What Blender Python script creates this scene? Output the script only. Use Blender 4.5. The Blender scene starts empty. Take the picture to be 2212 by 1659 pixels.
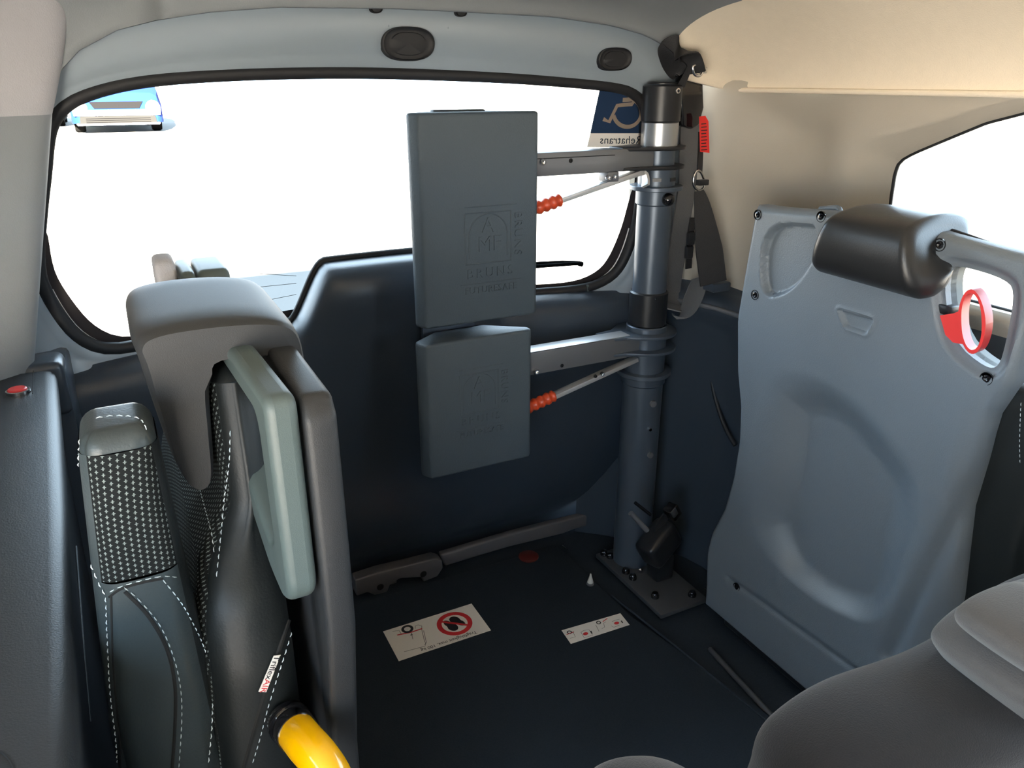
import bpy, bmesh, math, random
import numpy as np
from mathutils import Vector, Matrix
from mathutils.bvhtree import BVHTree

scn = bpy.context.scene
COL = scn.collection
R = math.radians
random.seed(7)

# ------------------------------------------------------------------ camera, world, sun, exposure
FPX, CX, CY = 1661.0, 1106.0, 829.5
CAM = Vector((0, 0, 1.15))
YAW, PITCH = R(27.0), R(21.6)
cd = bpy.data.cameras.new('camera'); cam = bpy.data.objects.new('camera', cd); COL.objects.link(cam)
cd.sensor_width = 36; cd.lens = 36 * FPX / 2212; cd.clip_start = 0.02; cd.clip_end = 300
cam.location = CAM; cam.rotation_euler = (R(90) - PITCH, 0, -YAW)
scn.camera = cam

world = bpy.data.worlds.new('sky'); scn.world = world; world.use_nodes = True
bg = world.node_tree.nodes['Background']
bg.inputs[0].default_value = (0.66, 0.84, 1.0, 1); bg.inputs[1].default_value = 3.2
sl = bpy.data.lights.new('sun', 'SUN'); so = bpy.data.objects.new('sun', sl); COL.objects.link(so)
sl.energy = 230; sl.color = (1.0, 0.88, 0.72); sl.angle = R(0.6)
so.rotation_euler = Vector((0.205, 0.98, -0.36)).to_track_quat('-Z', 'Y').to_euler()
vs = scn.view_settings
vs.view_transform = 'Standard'; vs.look = 'None'; vs.gamma = 1.0; vs.use_curve_mapping = False
vs.exposure = 1.72

# ------------------------------------------------------------------ measuring helpers (photo pixel -> point on a real surface)
_Fh = Vector((math.sin(YAW), math.cos(YAW), 0)); _R = Vector((math.cos(YAW), -math.sin(YAW), 0)); _Z = Vector((0, 0, 1))
_F = _Fh * math.cos(PITCH) - _Z * math.sin(PITCH); _U = _Fh * math.sin(PITCH) + _Z * math.cos(PITCH)
def ray(x, y): return _F + _R * ((x - CX) / FPX) + _U * ((CY - y) / FPX)
def onX(x, y, X): d = ray(x, y); return CAM + d * ((X - CAM.x) / d.x)
def onY(x, y, Y): d = ray(x, y); return CAM + d * ((Y - CAM.y) / d.y)
def onZ(x, y, z): d = ray(x, y); return CAM + d * ((z - CAM.z) / d.z)
def Yt(x, z):                                     # inner face of the tailgate: leans in at the top, bowed sideways
    return 1.50 - 0.16 * (z - 0.7) - 0.05 * ((x - 0.48) / 0.6) ** 2
def onT(px, py, off=0.0):
    Y = 1.45
    for _ in range(12):
        p = onY(px, py, Y); Y = Yt(p.x, p.z) + off
    return onY(px, py, Y)
def interp(v, xs, ys): return float(np.interp(v, xs, ys))
def sstep(a, b, v): t = np.clip((v - a) / (b - a), 0, 1); return t * t * (3 - 2 * t)

# ------------------------------------------------------------------ materials
M = {}
def mat(name, col, rough=0.5, metal=0.0, bump=0.0, bscale=600, var=0.0, vscale=8, coat=0.0, spec=0.5, sheen=0.0):
    m = bpy.data.materials.new(name); m.use_nodes = True; nt = m.node_tree; b = nt.nodes['Principled BSDF']
    b.inputs['Base Color'].default_value = (*col, 1); b.inputs['Roughness'].default_value = rough
    b.inputs['Metallic'].default_value = metal; b.inputs['Coat Weight'].default_value = coat
    b.inputs['Specular IOR Level'].default_value = spec; b.inputs['Sheen Weight'].default_value = sheen
    tc = nt.nodes.new('ShaderNodeTexCoord')
    if bump:
        n = nt.nodes.new('ShaderNodeTexNoise'); n.inputs['Scale'].default_value = bscale; n.inputs['Detail'].default_value = 2
        bp = nt.nodes.new('ShaderNodeBump'); bp.inputs['Strength'].default_value = bump; bp.inputs['Distance'].default_value = 0.002
        nt.links.new(tc.outputs['Object'], n.inputs['Vector']); nt.links.new(n.outputs['Fac'], bp.inputs['Height'])
        nt.links.new(bp.outputs['Normal'], b.inputs['Normal'])
    if var:
        n2 = nt.nodes.new('ShaderNodeTexNoise'); n2.inputs['Scale'].default_value = vscale; n2.inputs['Detail'].default_value = 4
        mx = nt.nodes.new('ShaderNodeMix'); mx.data_type = 'RGBA'
        mx.inputs[6].default_value = (*[c * (1 - var) for c in col], 1); mx.inputs[7].default_value = (*[min(1, c * (1 + var)) for c in col], 1)
        nt.links.new(tc.outputs['Object'], n2.inputs['Vector']); nt.links.new(n2.outputs['Fac'], mx.inputs[0]); nt.links.new(mx.outputs[2], b.inputs['Base Color'])
    M[name] = m; return m
mat('headliner', (0.88, 0.785, 0.645), 0.95, bump=0.25, bscale=500, var=0.03, vscale=60, spec=0.1, sheen=0.1)
mat('side_trim', (0.46, 0.425, 0.365), 0.75, bump=0.15, bscale=500, spec=0.2)
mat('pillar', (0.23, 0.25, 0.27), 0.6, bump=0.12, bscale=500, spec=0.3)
mat('pillar_cloth', (0.42, 0.42, 0.45), 0.9, bump=0.2, bscale=500, spec=0.1)
mat('paint', (0.28, 0.335, 0.385), 0.32, spec=0.5)
mat('darktrim', (0.042, 0.056, 0.076), 0.33, bump=0.10, bscale=420, spec=0.5)
mat('ledge', (0.02, 0.024, 0.03), 0.48, bump=0.14, bscale=650, spec=0.5)
mat('carpet', (0.024, 0.033, 0.046), 0.9, bump=0.4, bscale=500, spec=0.1, var=0.2, vscale=300)
mat('rubber', (0.012, 0.013, 0.016), 0.6)
mat('frit', (0.035, 0.030, 0.032), 0.4)
mat('shell', (0.15, 0.18, 0.215), 0.42, bump=0.22, bscale=480, spec=0.5)
mat('shell_side', (0.018, 0.02, 0.023), 0.5, bump=0.2, bscale=1400)
mat('handle_grey', (0.075, 0.102, 0.103), 0.45, bump=0.12, bscale=1400)
mat('headrest_left', (0.03, 0.033, 0.037), 0.52, bump=0.12, bscale=1400)
mat('headrest_dark', (0.018, 0.019, 0.021), 0.34, bump=0.08, bscale=450)
mat('pad', (0.062, 0.085, 0.108), 0.55, bump=0.30, bscale=380, spec=0.4)
mat('post', (0.085, 0.11, 0.145), 0.33, metal=0.35)
mat('silver', (0.60, 0.62, 0.64), 0.28, metal=0.9)
mat('bare_alu', (0.62, 0.63, 0.65), 0.38, metal=0.6)
mat('armgrey', (0.17, 0.18, 0.20), 0.40, metal=0.3)
mat('blackmetal', (0.02, 0.022, 0.026), 0.35, metal=0.2)
mat('blackgloss', (0.008, 0.008, 0.010), 0.12, coat=0.5)
mat('chrome', (0.75, 0.75, 0.76), 0.12, metal=1.0)
mat('grip', (0.65, 0.075, 0.025), 0.32)
mat('webbing', (0.016, 0.017, 0.020), 0.55, bump=0.5, bscale=900)
mat('webbing_grey', (0.125, 0.128, 0.135), 0.42, bump=0.5, bscale=900)
mat('redtag', (0.75, 0.03, 0.025), 0.6)
mat('redplastic', (0.70, 0.045, 0.045), 0.35)
mat('yellow', (0.85, 0.44, 0.0), 0.18, coat=0.6)
mat('leather', (0.008, 0.011, 0.0125), 0.50, bump=0.10, bscale=420, spec=0.4)
mat('leather_blue', (0.036, 0.05, 0.057), 0.40, bump=0.12, bscale=420, spec=0.5)
mat('thread', (0.62, 0.72, 0.78), 0.7)
mat('seam', (0.008, 0.009, 0.010), 0.8)
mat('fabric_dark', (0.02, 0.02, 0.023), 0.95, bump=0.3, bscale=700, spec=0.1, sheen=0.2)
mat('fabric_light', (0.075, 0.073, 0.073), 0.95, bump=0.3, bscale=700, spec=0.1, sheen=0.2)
mat('label_white', (0.82, 0.8, 0.77), 0.5)
mat('print_black', (0.015, 0.015, 0.02), 0.6)
mat('print_red', (0.62, 0.03, 0.04), 0.6)
mat('print_grey', (0.12, 0.12, 0.13), 0.6)
mat('barmetal', (0.115, 0.115, 0.125), 0.45, metal=0.2)
mat('plate', (0.075, 0.082, 0.092), 0.42, metal=0.3)
mat('ground', (0.085, 0.083, 0.08), 0.95, var=0.06, vscale=2, spec=0.1)
mat('carblue', (0.0006, 0.005, 0.05), 0.9, spec=0.05)
mat('carblack', (0.0008, 0.0008, 0.001), 0.9, spec=0.03)
mat('cargrey', (0.003, 0.003, 0.003), 0.9, spec=0.03)
mat('carwhite', (0.85, 0.85, 0.85), 0.5)
mat('carglass', (0.02, 0.025, 0.03), 0.08)
mat('lamp', (0.8, 0.82, 0.85), 0.15)
mat('tyre', (0.001, 0.001, 0.001), 0.9, spec=0.03)
mat('heatwire', (0.05, 0.05, 0.055), 0.6)
mat('cable', (0.01, 0.01, 0.012), 0.5)

def glass_mat():
    m = bpy.data.materials.new('glass'); m.use_nodes = True; nt = m.node_tree; nt.nodes.clear()
    o = nt.nodes.new('ShaderNodeOutputMaterial'); mx = nt.nodes.new('ShaderNodeMixShader')
    t = nt.nodes.new('ShaderNodeBsdfTransparent'); t.inputs[0].default_value = (0.93, 0.96, 0.97, 1)
    g = nt.nodes.new('ShaderNodeBsdfGlossy'); g.inputs['Roughness'].default_value = 0.02
    f = nt.nodes.new('ShaderNodeFresnel'); f.inputs[0].default_value = 1.35
    nt.links.new(f.outputs[0], mx.inputs[0]); nt.links.new(t.outputs[0], mx.inputs[1]); nt.links.new(g.outputs[0], mx.inputs[2])
    nt.links.new(mx.outputs[0], o.inputs[0]); M['glass'] = m
glass_mat()
def film_mat(name, col, trans):                    # printed window film: some daylight comes through
    m = bpy.data.materials.new(name); m.use_nodes = True; nt = m.node_tree; nt.nodes.clear()
    o = nt.nodes.new('ShaderNodeOutputMaterial'); mx = nt.nodes.new('ShaderNodeMixShader'); mx.inputs[0].default_value = trans
    d = nt.nodes.new('ShaderNodeBsdfDiffuse'); t = nt.nodes.new('ShaderNodeBsdfTranslucent')
    d.inputs[0].default_value = (*col, 1); t.inputs[0].default_value = (*col, 1)
    nt.links.new(d.outputs[0], mx.inputs[1]); nt.links.new(t.outputs[0], mx.inputs[2]); nt.links.new(mx.outputs[0], o.inputs[0]); M[name] = m
film_mat('film_navy', (0.012, 0.020, 0.036), 0.25); film_mat('film_beige', (0.40, 0.32, 0.25), 0.30)

def tweed_mat():
    m = bpy.data.materials.new('tweed'); m.use_nodes = True; nt = m.node_tree; b = nt.nodes['Principled BSDF']
    b.inputs['Roughness'].default_value = 0.9; b.inputs['Specular IOR Level'].default_value = 0.15
    uv = nt.nodes.new('ShaderNodeUVMap'); sp = nt.nodes.new('ShaderNodeSeparateXYZ'); nt.links.new(uv.outputs[0], sp.inputs[0])
    def mth(op, a, bb=None, c=None):
        n = nt.nodes.new('ShaderNodeMath'); n.operation = op
        for i, q in enumerate((a, bb, c)):
            if q is None: continue
            if isinstance(q, (int, float)): n.inputs[i].default_value = q
            else: nt.links.new(q, n.inputs[i])
        return n.outputs[0]
    u = mth('MULTIPLY', sp.outputs[0], 1 / 0.0050); v = mth('MULTIPLY', sp.outputs[1], 1 / 0.0050)
    col = mth('FLOOR', u); v2 = mth('ADD', v, mth('MULTIPLY', mth('MODULO', col, 2.0), 0.5))
    fu = mth('ABSOLUTE', mth('SUBTRACT', mth('FRACT', u), 0.5)); fv = mth('ABSOLUTE', mth('SUBTRACT', mth('FRACT', v2), 0.5))
    d1 = mth('LESS_THAN', mth('ADD', mth('MULTIPLY', fu, 1.0), mth('MULTIPLY', fv, 2.2)), 0.32)
    d2 = mth('MULTIPLY', mth('LESS_THAN', fu, 0.09), mth('LESS_THAN', fv, 0.30))
    k = mth('MULTIPLY', mth('MAXIMUM', d1, d2), 0.6)
    mx = nt.nodes.new('ShaderNodeMix'); mx.data_type = 'RGBA'; nt.links.new(k, mx.inputs[0])
    mx.inputs[6].default_value = (0.010, 0.012, 0.013, 1); mx.inputs[7].default_value = (0.30, 0.36, 0.36, 1)
    nt.links.new(mx.outputs[2], b.inputs['Base Color'])
    bp = nt.nodes.new('ShaderNodeBump'); bp.inputs['Strength'].default_value = 0.5; bp.inputs['Distance'].default_value = 0.001
    nt.links.new(k, bp.inputs['Height']); nt.links.new(bp.outputs[0], b.inputs['Normal']); M['tweed'] = m
tweed_mat()

# ------------------------------------------------------------------ object helpers
def tag(o, label=None, cat=None, group=None, kind=None):
    if label: o['label'] = label
    if cat: o['category'] = cat
    if group: o['group'] = group
    if kind: o['kind'] = kind
    return o
def thing(name, label, cat, loc=(0, 0, 0), group=None, kind=None):
    o = bpy.data.objects.new(name, None); COL.objects.link(o); o.location = loc
    o.empty_display_size = 0.05
    return tag(o, label, cat, group, kind)
def attach(o, parent):
    if parent is not None:
        o.parent = parent
        w = Vector((0, 0, 0)); q = parent
        while q is not None: w += q.location; q = q.parent
        o.location = o.location - w
def mesh(name, verts, faces, m, parent=None, smooth=True, angle=35):
    me = bpy.data.meshes.new(name); me.from_pydata([tuple(v) for v in verts], [], faces); me.validate(); me.update()
    return finish(name, me, m, parent, smooth, angle)
def finish(name, me, m, parent=None, smooth=True, angle=35):
    if m is not None: me.materials.append(M[m] if isinstance(m, str) else m)
    bm = bmesh.new(); bm.from_mesh(me); bmesh.ops.recalc_face_normals(bm, faces=bm.faces)
    if smooth:
        lim = R(angle)
        for f in bm.faces: f.smooth = True
        for e in bm.edges:
            if len(e.link_faces) == 2 and e.calc_face_angle(0) > lim: e.smooth = False
    bm.to_mesh(me); bm.free()
    o = bpy.data.objects.new(name, me); COL.objects.link(o); attach(o, parent); return o
def bmobj(name, bm, m, parent=None, smooth=True, angle=35):
    me = bpy.data.meshes.new(name); bm.to_mesh(me); bm.free(); return finish(name, me, m, parent, smooth, angle)
def bm_bevel(bm, w, seg=3, ang=20):
    es = [e for e in bm.edges if len(e.link_faces) == 2 and e.calc_face_angle(0) > R(ang)]
    if es: bmesh.ops.bevel(bm, geom=es, offset=w, segments=seg, profile=0.5, affect='EDGES', clamp_overlap=True)
def box(name, c, s, m, parent=None, bevel=0.0, seg=2, rot=None):
    bm = bmesh.new(); bmesh.ops.create_cube(bm, size=1.0); bmesh.ops.scale(bm, vec=s, verts=bm.verts)
    if bevel: bm_bevel(bm, bevel, seg)
    if rot is not None: bmesh.ops.rotate(bm, cent=(0, 0, 0), matrix=rot, verts=bm.verts)
    bmesh.ops.translate(bm, vec=c, verts=bm.verts); return bmobj(name, bm, m, parent)
def prism(name, poly, axis, a, b, m, parent=None, bevel=0.0, seg=3, ang=20):
    """poly of 2D points extruded along axis from a to b; the two coordinates keep x,y,z order"""
    def P(p, t): return {'X': (t, p[0], p[1]), 'Y': (p[0], t, p[1]), 'Z': (p[0], p[1], t)}[axis]
    bm = bmesh.new(); A = [bm.verts.new(P(p, a)) for p in poly]; B = [bm.verts.new(P(p, b)) for p in poly]
    n = len(poly); bm.faces.new(A); bm.faces.new(list(reversed(B)))
    for i in range(n): bm.faces.new([A[i], B[i], B[(i + 1) % n], A[(i + 1) % n]])
    bmesh.ops.recalc_face_normals(bm, faces=bm.faces)
    if bevel: bm_bevel(bm, bevel, seg, ang)
    return bmobj(name, bm, m, parent)
def grid(name, rows, m, parent=None, closed=False, capA=False, capB=False, uv=None, angle=50, flip=False):
    n = len(rows[0]); vs_ = [p for r in rows for p in r]; fs = []
    for i in range(len(rows) - 1):
        for j in range(n if closed else n - 1):
            k = (j + 1) % n; fs.append((i * n + j, i * n + k, (i + 1) * n + k, (i + 1) * n + j))
    if capA: fs.append(tuple(range(n)))
    if capB: fs.append(tuple((len(rows) - 1) * n + j for j in range(n)))
    me = bpy.data.meshes.new(name); me.from_pydata([tuple(v) for v in vs_], [], fs)
    if uv:
        L = me.uv_layers.new(name='UVMap')
        for lp in me.loops: L.data[lp.index].uv = uv[lp.vertex_index]
    return finish(name, me, m, parent, True, angle)
def frames(pts):
    pts = [Vector(p) for p in pts]; T = []
    for i in range(len(pts)):
        a = pts[max(0, i - 1)]; b = pts[min(len(pts) - 1, i + 1)]; T.append((b - a).normalized())
    return pts, T
def smoothpath(pts, n=8, closed=False):
    P = [Vector(p) for p in pts]; out = []; N = len(P)
    g = (lambda i: P[i % N]) if closed else (lambda i: P[min(max(i, 0), N - 1)])
    for i in range(N if closed else N - 1):
        p0, p1, p2, p3 = g(i - 1), g(i), g(i + 1), g(i + 2)
        for k in range(n):
            t = k / n
            out.append(0.5 * ((2 * p1) + (p2 - p0) * t + (2 * p0 - 5 * p1 + 4 * p2 - p3) * t * t + (3 * p1 - p0 - 3 * p2 + p3) * t ** 3))
    if not closed: out.append(P[-1])
    return out
def tube(name, pts, r, m, parent=None, n=12, closed=False, cap=True):
    pts, T = frames(pts)
    if closed:
        N = len(pts); T = [(pts[(i + 1) % N] - pts[i - 1]).normalized() for i in range(N)]
    up = Vector((0, 0, 1)) if abs(T[0].z) < 0.9 else Vector((1, 0, 0))
    x = T[0].cross(up).normalized(); rows = []
    for i, p in enumerate(pts):
        x = (x - T[i] * x.dot(T[i])).normalized(); y = T[i].cross(x)
        rr = r[i] if isinstance(r, (list, tuple)) else r
        rows.append([p + x * rr * math.cos(2 * math.pi * k / n) + y * rr * math.sin(2 * math.pi * k / n) for k in range(n)])
    if closed: rows.append(rows[0])
    return grid(name, rows, m, parent, closed=True, capA=cap and not closed, capB=cap and not closed)
def strap(name, pts, w, m, parent=None, th=0.0018, wdir=None):
    """flat webbing along pts; wdir(i) = width direction"""
    pts, T = frames(pts); rows = []
    for i, p in enumerate(pts):
        wd = Vector(wdir(i / (len(pts) - 1)) if wdir else (1, 0, 0)); wd = (wd - T[i] * wd.dot(T[i])).normalized(); nn = T[i].cross(wd)
        ww = (w(i / (len(pts) - 1)) if callable(w) else w) / 2
        rows.append([p + wd * ww + nn * th, p - wd * ww + nn * th, p - wd * ww - nn * th, p + wd * ww - nn * th])
    return grid(name, rows, m, parent, closed=True, capA=True, capB=True, angle=60)
def lathe(name, prof, c, m, parent=None, n=40, axis='Z'):
    """prof: list of (r, h)"""
    rows = []
    for r, h in prof:
        row = []
        for k in range(n):
            a = 2 * math.pi * k / n; u, v = r * math.cos(a), r * math.sin(a)
            q = {'Z': (u, v, h), 'Y': (u, h, v), 'X': (h, u, v)}[axis]
            row.append(Vector(c) + Vector(q))
        rows.append(row)
    return grid(name, rows, m, parent, closed=True, capA=True, capB=True, angle=35)
def screw(name, c, axis, r, m, parent, depth=0.004, sgn=-1, hexm=None):
    h = depth * sgn
    o = lathe(name, [(r, 0), (r, h * .6), (r * .8, h), (r * .45, h), (r * .4, h * .4), (0.0001, h * .4)], c, m, parent, n=16, axis=axis)
    return o
def ribbon(name, pts, w, nrm, m, parent=None, lift=0.0003, closed=False):
    """flat printed stroke of width w lying on a surface with normal nrm"""
    P = [Vector(p) for p in pts]; N = len(P); nrm = Vector(nrm).normalized(); vs_ = []; fs = []
    for i in range(N):
        a = P[(i - 1) % N] if closed else P[max(0, i - 1)]; b = P[(i + 1) % N] if closed else P[min(N - 1, i + 1)]
        t = (b - a).normalized(); s = t.cross(nrm).normalized() * (w / 2)
        vs_ += [P[i] + s + nrm * lift, P[i] - s + nrm * lift]
    for i in range(N if closed else N - 1):
        j = (i + 1) % N; fs.append((2 * i, 2 * j, 2 * j + 1, 2 * i + 1))
    return mesh(name, vs_, fs, m, parent, smooth=False)
def sheet(name, poly, nrm, m, parent=None, th=0.0006):
    nrm = Vector(nrm).normalized(); P = [Vector(p) for p in poly]; n = len(P)
    vs_ = [p + nrm * th for p in P] + P; fs = [tuple(range(n)), tuple(range(2 * n - 1, n - 1, -1))]
    fs += [(i, (i + 1) % n, n + (i + 1) % n, n + i) for i in range(n)]
    return mesh(name, vs_, fs, m, parent, smooth=False)
def textmesh(name, body, mtx, m, parent=None, extrude=0.0003, xf=None, spacing=1.0):
    cu = bpy.data.curves.new(name, 'FONT'); cu.body = body; cu.size = 1.0; cu.extrude = 0.0; cu.resolution_u = 3; cu.space_character = spacing
    cu.align_x = 'CENTER'; cu.align_y = 'CENTER'
    o = bpy.data.objects.new(name, cu); COL.objects.link(o); bpy.context.view_layer.update()
    dg = bpy.context.evaluated_depsgraph_get(); me = bpy.data.meshes.new_from_object(o.evaluated_get(dg))
    COL.objects.unlink(o); bpy.data.objects.remove(o)
    bm = bmesh.new(); bm.from_mesh(me)
    if extrude:
        r = bmesh.ops.extrude_face_region(bm, geom=bm.faces[:]); ev = [g for g in r['geom'] if isinstance(g, bmesh.types.BMVert)]
        ex = extrude
        for v in ev: v.co.z += 1.0     # unit height, scaled below
    for v in bm.verts:
        p = mtx(v.co.x, v.co.y); q = p[0] + p[1] * (extrude * v.co.z) if isinstance(p, tuple) else p
        v.co = q
    me.materials.clear(); bm.to_mesh(me); bm.free()
    return finish(name, me, m, parent, False)
def project(o, pts, lift=0.0006):
    """lay photo-measured lines on the mesh they run over"""
    me = o.data; mw = o.matrix_basis.copy(); w = Vector((0, 0, 0)); q = o
    while q is not None: w += q.location; q = q.parent
    bv = BVHTree.FromPolygons([v.co + w for v in me.vertices], [p.vertices[:] for p in me.polygons])
    out = []
    for (x, y) in pts:
        d = ray(x, y).normalized(); h = bv.ray_cast(CAM, d)
        if h[0] is not None:
            n = h[1] if h[1].dot(d) < 0 else -h[1]; out.append((h[0] + n * lift, n))
    return out
def stitches(name, objs, px, parent, m='thread', L=0.0042, gap=0.0024, r=0.0005):
    dense = [(p.x, p.y) for p in smoothpath([(a, b, 0) for a, b in px], 24)]
    hits = []
    for q in dense:
        best = None
        for o in objs:
            h = project(o, [q], 0.0005)
            if h and (best is None or (h[0][0] - CAM).length < (best[0] - CAM).length): best = h[0]
        if best: hits.append(best)
    vs_, fs = [], []; acc = 0; on = True; seg = []
    def flush(seg):
        if len(seg) < 2: return
        a, b = seg[0], seg[-1]; t = (b[0] - a[0])
        if t.length < 0.001: return
        t.normalize(); n = a[1]; s = t.cross(n).normalized(); base = len(vs_)
        for (p, nn, k) in ((a[0], n, .5), ((a[0] + b[0]) / 2 + n * r, n, 1.0), (b[0], b[1], .5)):
            vs_.extend([p + s * r * k, p + nn * r * 1.6 * k, p - s * r * k])
        for i in range(2):
            for j in range(2):
                fs.append((base + i * 3 + j, base + i * 3 + j + 1, base + i * 3 + j + 4, base + i * 3 + j + 3))
    # resample by length
    if len(hits) < 2: return None
    cur = [hits[0]]
    for i in range(1, len(hits)):
        a, b = hits[i - 1], hits[i]; d = (b[0] - a[0]).length
        if d > 0.05: cur = [b]; acc = 0; continue
        steps = max(1, int(d / 0.0006))
        for k in range(1, steps + 1):
            p = (a[0].lerp(b[0], k / steps), b[1]); acc += d / steps
            if on:
                cur.append(p)
                if acc >= L: flush(cur); on = False; acc = 0; cur = []
            elif acc >= gap: on = True; acc = 0; cur = [p]
    if not vs_: return None
    o = mesh(name, vs_, fs, m, parent); o['kind'] = 'stuff'; return o
def sdf(poly, Yg, Zg):
    """signed distance, positive inside"""
    d = np.full(Yg.shape, 1e9); ins = np.zeros(Yg.shape, bool); n = len(poly)
    for i in range(n):
        ax, ay = poly[i]; bx, by = poly[(i + 1) % n]; ex, ey = bx - ax, by - ay; wx, wy = Yg - ax, Zg - ay
        t = np.clip((wx * ex + wy * ey) / (ex * ex + ey * ey + 1e-12), 0, 1); dd = np.hypot(wx - ex * t, wy - ey * t); d = np.minimum(d, dd)
        c = ((ay > Zg) != (by > Zg)) & (Yg < ax + (bx - ax) * (Zg - ay) / (np.where(by == ay, 1e-9, by - ay))); ins ^= c
    return np.where(ins, d, -d)
def boolean(o, cutter):
    md = o.modifiers.new('cut', 'BOOLEAN'); md.object = cutter; md.operation = 'DIFFERENCE'; md.solver = 'EXACT'
    bpy.context.view_layer.update(); dg = bpy.context.evaluated_depsgraph_get()
    me = bpy.data.meshes.new_from_object(o.evaluated_get(dg)); o.modifiers.clear(); o.data = me
    COL.objects.unlink(cutter); bpy.data.objects.remove(cutter)
def roundpoly(P, r, n=6):
    out = []; N = len(P)
    for i in range(N):
        p, a, b = Vector(P[i]), Vector(P[i - 1]), Vector(P[(i + 1) % N]); u, v = (a - p), (b - p); rr = min(r, u.length * .45, v.length * .45); u.normalize(); v.normalize()
        s0, s1 = p + u * rr, p + v * rr
        for k in range(n + 1):
            t = k / n; q = s0 * (1 - t) ** 2 + p * 2 * t * (1 - t) + s1 * t * t; out.append((q.x, q.y))
    return out
def chaikin(poly, n=2, closed=True):
    P = [Vector((p[0], p[1])) for p in poly]
    for _ in range(n):
        Q = []
        for i in range(len(P)):
            a, b = P[i], P[(i + 1) % len(P)]; Q += [a * .75 + b * .25, a * .25 + b * .75]
        P = Q
    return [(p.x, p.y) for p in P]

# ================================================================== THE SETTING
# ---- floor
fl = thing('floor', 'black carpeted load floor of the vehicle', 'floor', kind='structure')
box('floor_base', (0.42, 0.15, -0.03), (1.75, 3.05, 0.036), 'carpet', fl)
fp = [(0.20, -0.4), (0.97 + 0.20, -0.4), (0.975, 0.78), (0.905, 1.17), (0.90, 1.50), (0.20, 1.50)]
prism('floor_panel', [(0.20, -0.4), (1.02, 0.30), (0.975, 0.78), (0.905, 1.17), (0.90, 1.50), (0.20, 1.50)], 'Z', -0.012, 0.0, 'carpet', fl, bevel=0.004)
# aluminium rail between the floor panel and the side
rp = [onZ(1545, 1415, -0.005), onZ(1665, 1545, -0.005)]
d_ = (rp[1] - rp[0]).normalized()
tube('floor_rail', [rp[0] - d_ * .02, rp[0], rp[1], rp[1] + d_ * .25], 0.006, 'plate', fl, n=8)
tube('floor_edge_trim', [onZ(1322, 1287, 0.0), onZ(1480, 1412, 0.0), onZ(1645, 1548, 0.0), onZ(1700, 1592, 0.0)], 0.003, 'carpet', fl, n=8)

# ---- ceiling: headliner with coved right side and a rolled rear edge
YLIP = 1.333
_lip = [onY(x, y, YLIP) for x, y in ((120, 170), (145, 130), (180, 100), (230, 70), (320, 45), (450, 25), (600, 14), (850, 17), (1000, 24), (1200, 35), (1330, 55), (1400, 75), (1440, 97), (1462, 130), (1478, 170))]
LIPX = [-0.45, -0.10] + [p.x for p in _lip] + [1.2]
LIPZ = [1.10, 1.11] + [p.z for p in _lip] + [1.128]
def zside(x):
    if x > 0.72: t = min(1, (x - 0.72) / 0.475); return 1.128 + 0.197 * math.sqrt(max(0, 1 - t ** 2.3))
    if x < 0.10: t = min(1, (0.10 - x) / 0.55); return 1.10 + 0.225 * math.sqrt(max(0, 1 - t ** 2.3))
    return 1.325
xs = sorted(set([-0.45 + 0.55 * (1 - math.cos(a * math.pi / 2 / 16)) for a in range(17)] + [0.10 + 0.62 * i / 24 for i in range(25)] +
                [0.72 + 0.475 * math.sin(a * math.pi / 2 / 26) for a in range(27)]))
ys = [-1.3, -0.8, -0.3, 0.1, 0.4, 0.6, 0.8, 0.95, 1.05] + [1.05 + (YLIP - 1.05) * math.sin(a * math.pi / 2 / 18) for a in range(1, 19)]
rows = []
for y in ys:
    e = 1.0 if y <= 1.05 else math.sqrt(max(0, 1 - ((y - 1.05) / (YLIP - 1.05)) ** 2.2))
    row = []
    for x in xs:
        zl = min(interp(x, LIPX, LIPZ), zside(x)); z = zl + (zside(x) - zl) * e
        row.append(Vector((x, y, z)))
    rows.append(row)
rows.append([Vector((x, YLIP + 0.010, min(interp(x, LIPX, LIPZ), zside(x)) - 0.001)) for x in xs])
rows.append([Vector((x, YLIP + 0.018, min(interp(x, LIPX, LIPZ), zside(x)) + 0.008)) for x in xs])
rows.append([Vector((x, YLIP + 0.030, min(interp(x, LIPX, LIPZ), zside(x)) + 0.05)) for x in xs])
ce = thing('ceiling', 'beige cloth headliner curving down over the right side', 'ceiling', kind='structure')
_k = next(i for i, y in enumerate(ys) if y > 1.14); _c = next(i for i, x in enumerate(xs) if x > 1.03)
grid('headliner_cloth', rows[:_k + 1], 'headliner', ce, angle=80)
grid('headliner_rear_shade', [r[:_c + 1] for r in rows[_k:]], 'pillar', ce, angle=80); grid('headliner_corner', [r[_c:] for r in rows[_k:]], 'headliner', ce, angle=80)  # rear strip of the headliner in grey: its shade put into the colour
tube('edge_piping', [Vector((1.193, y, 1.130)) for y in [0.0 + 1.32 * k / 40 for k in range(41)]], 0.005, 'headliner', ce, n=8)
box('roof_skin', (0.42, 0.16, 1.37), (1.95, 2.98, 0.03), 'paint', ce)

# ---- tailgate (rear wall): painted frame, seal, glass, dark lower trim
wr = thing('wall_rear', 'tailgate with grey painted window frame and dark lower trim', 'tailgate', kind='structure')
SEAL = [(400, 162), (300, 172), (225, 187), (165, 207), (128, 230), (106, 260), (95, 300), (88, 375), (80, 450), (75, 525), (75, 575), (84, 617),
        (110, 667), (145, 715), (180, 743), (215, 756), (255, 757), (300, 750)]
seal_pts = [onT(*p) for p in SEAL]
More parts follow.
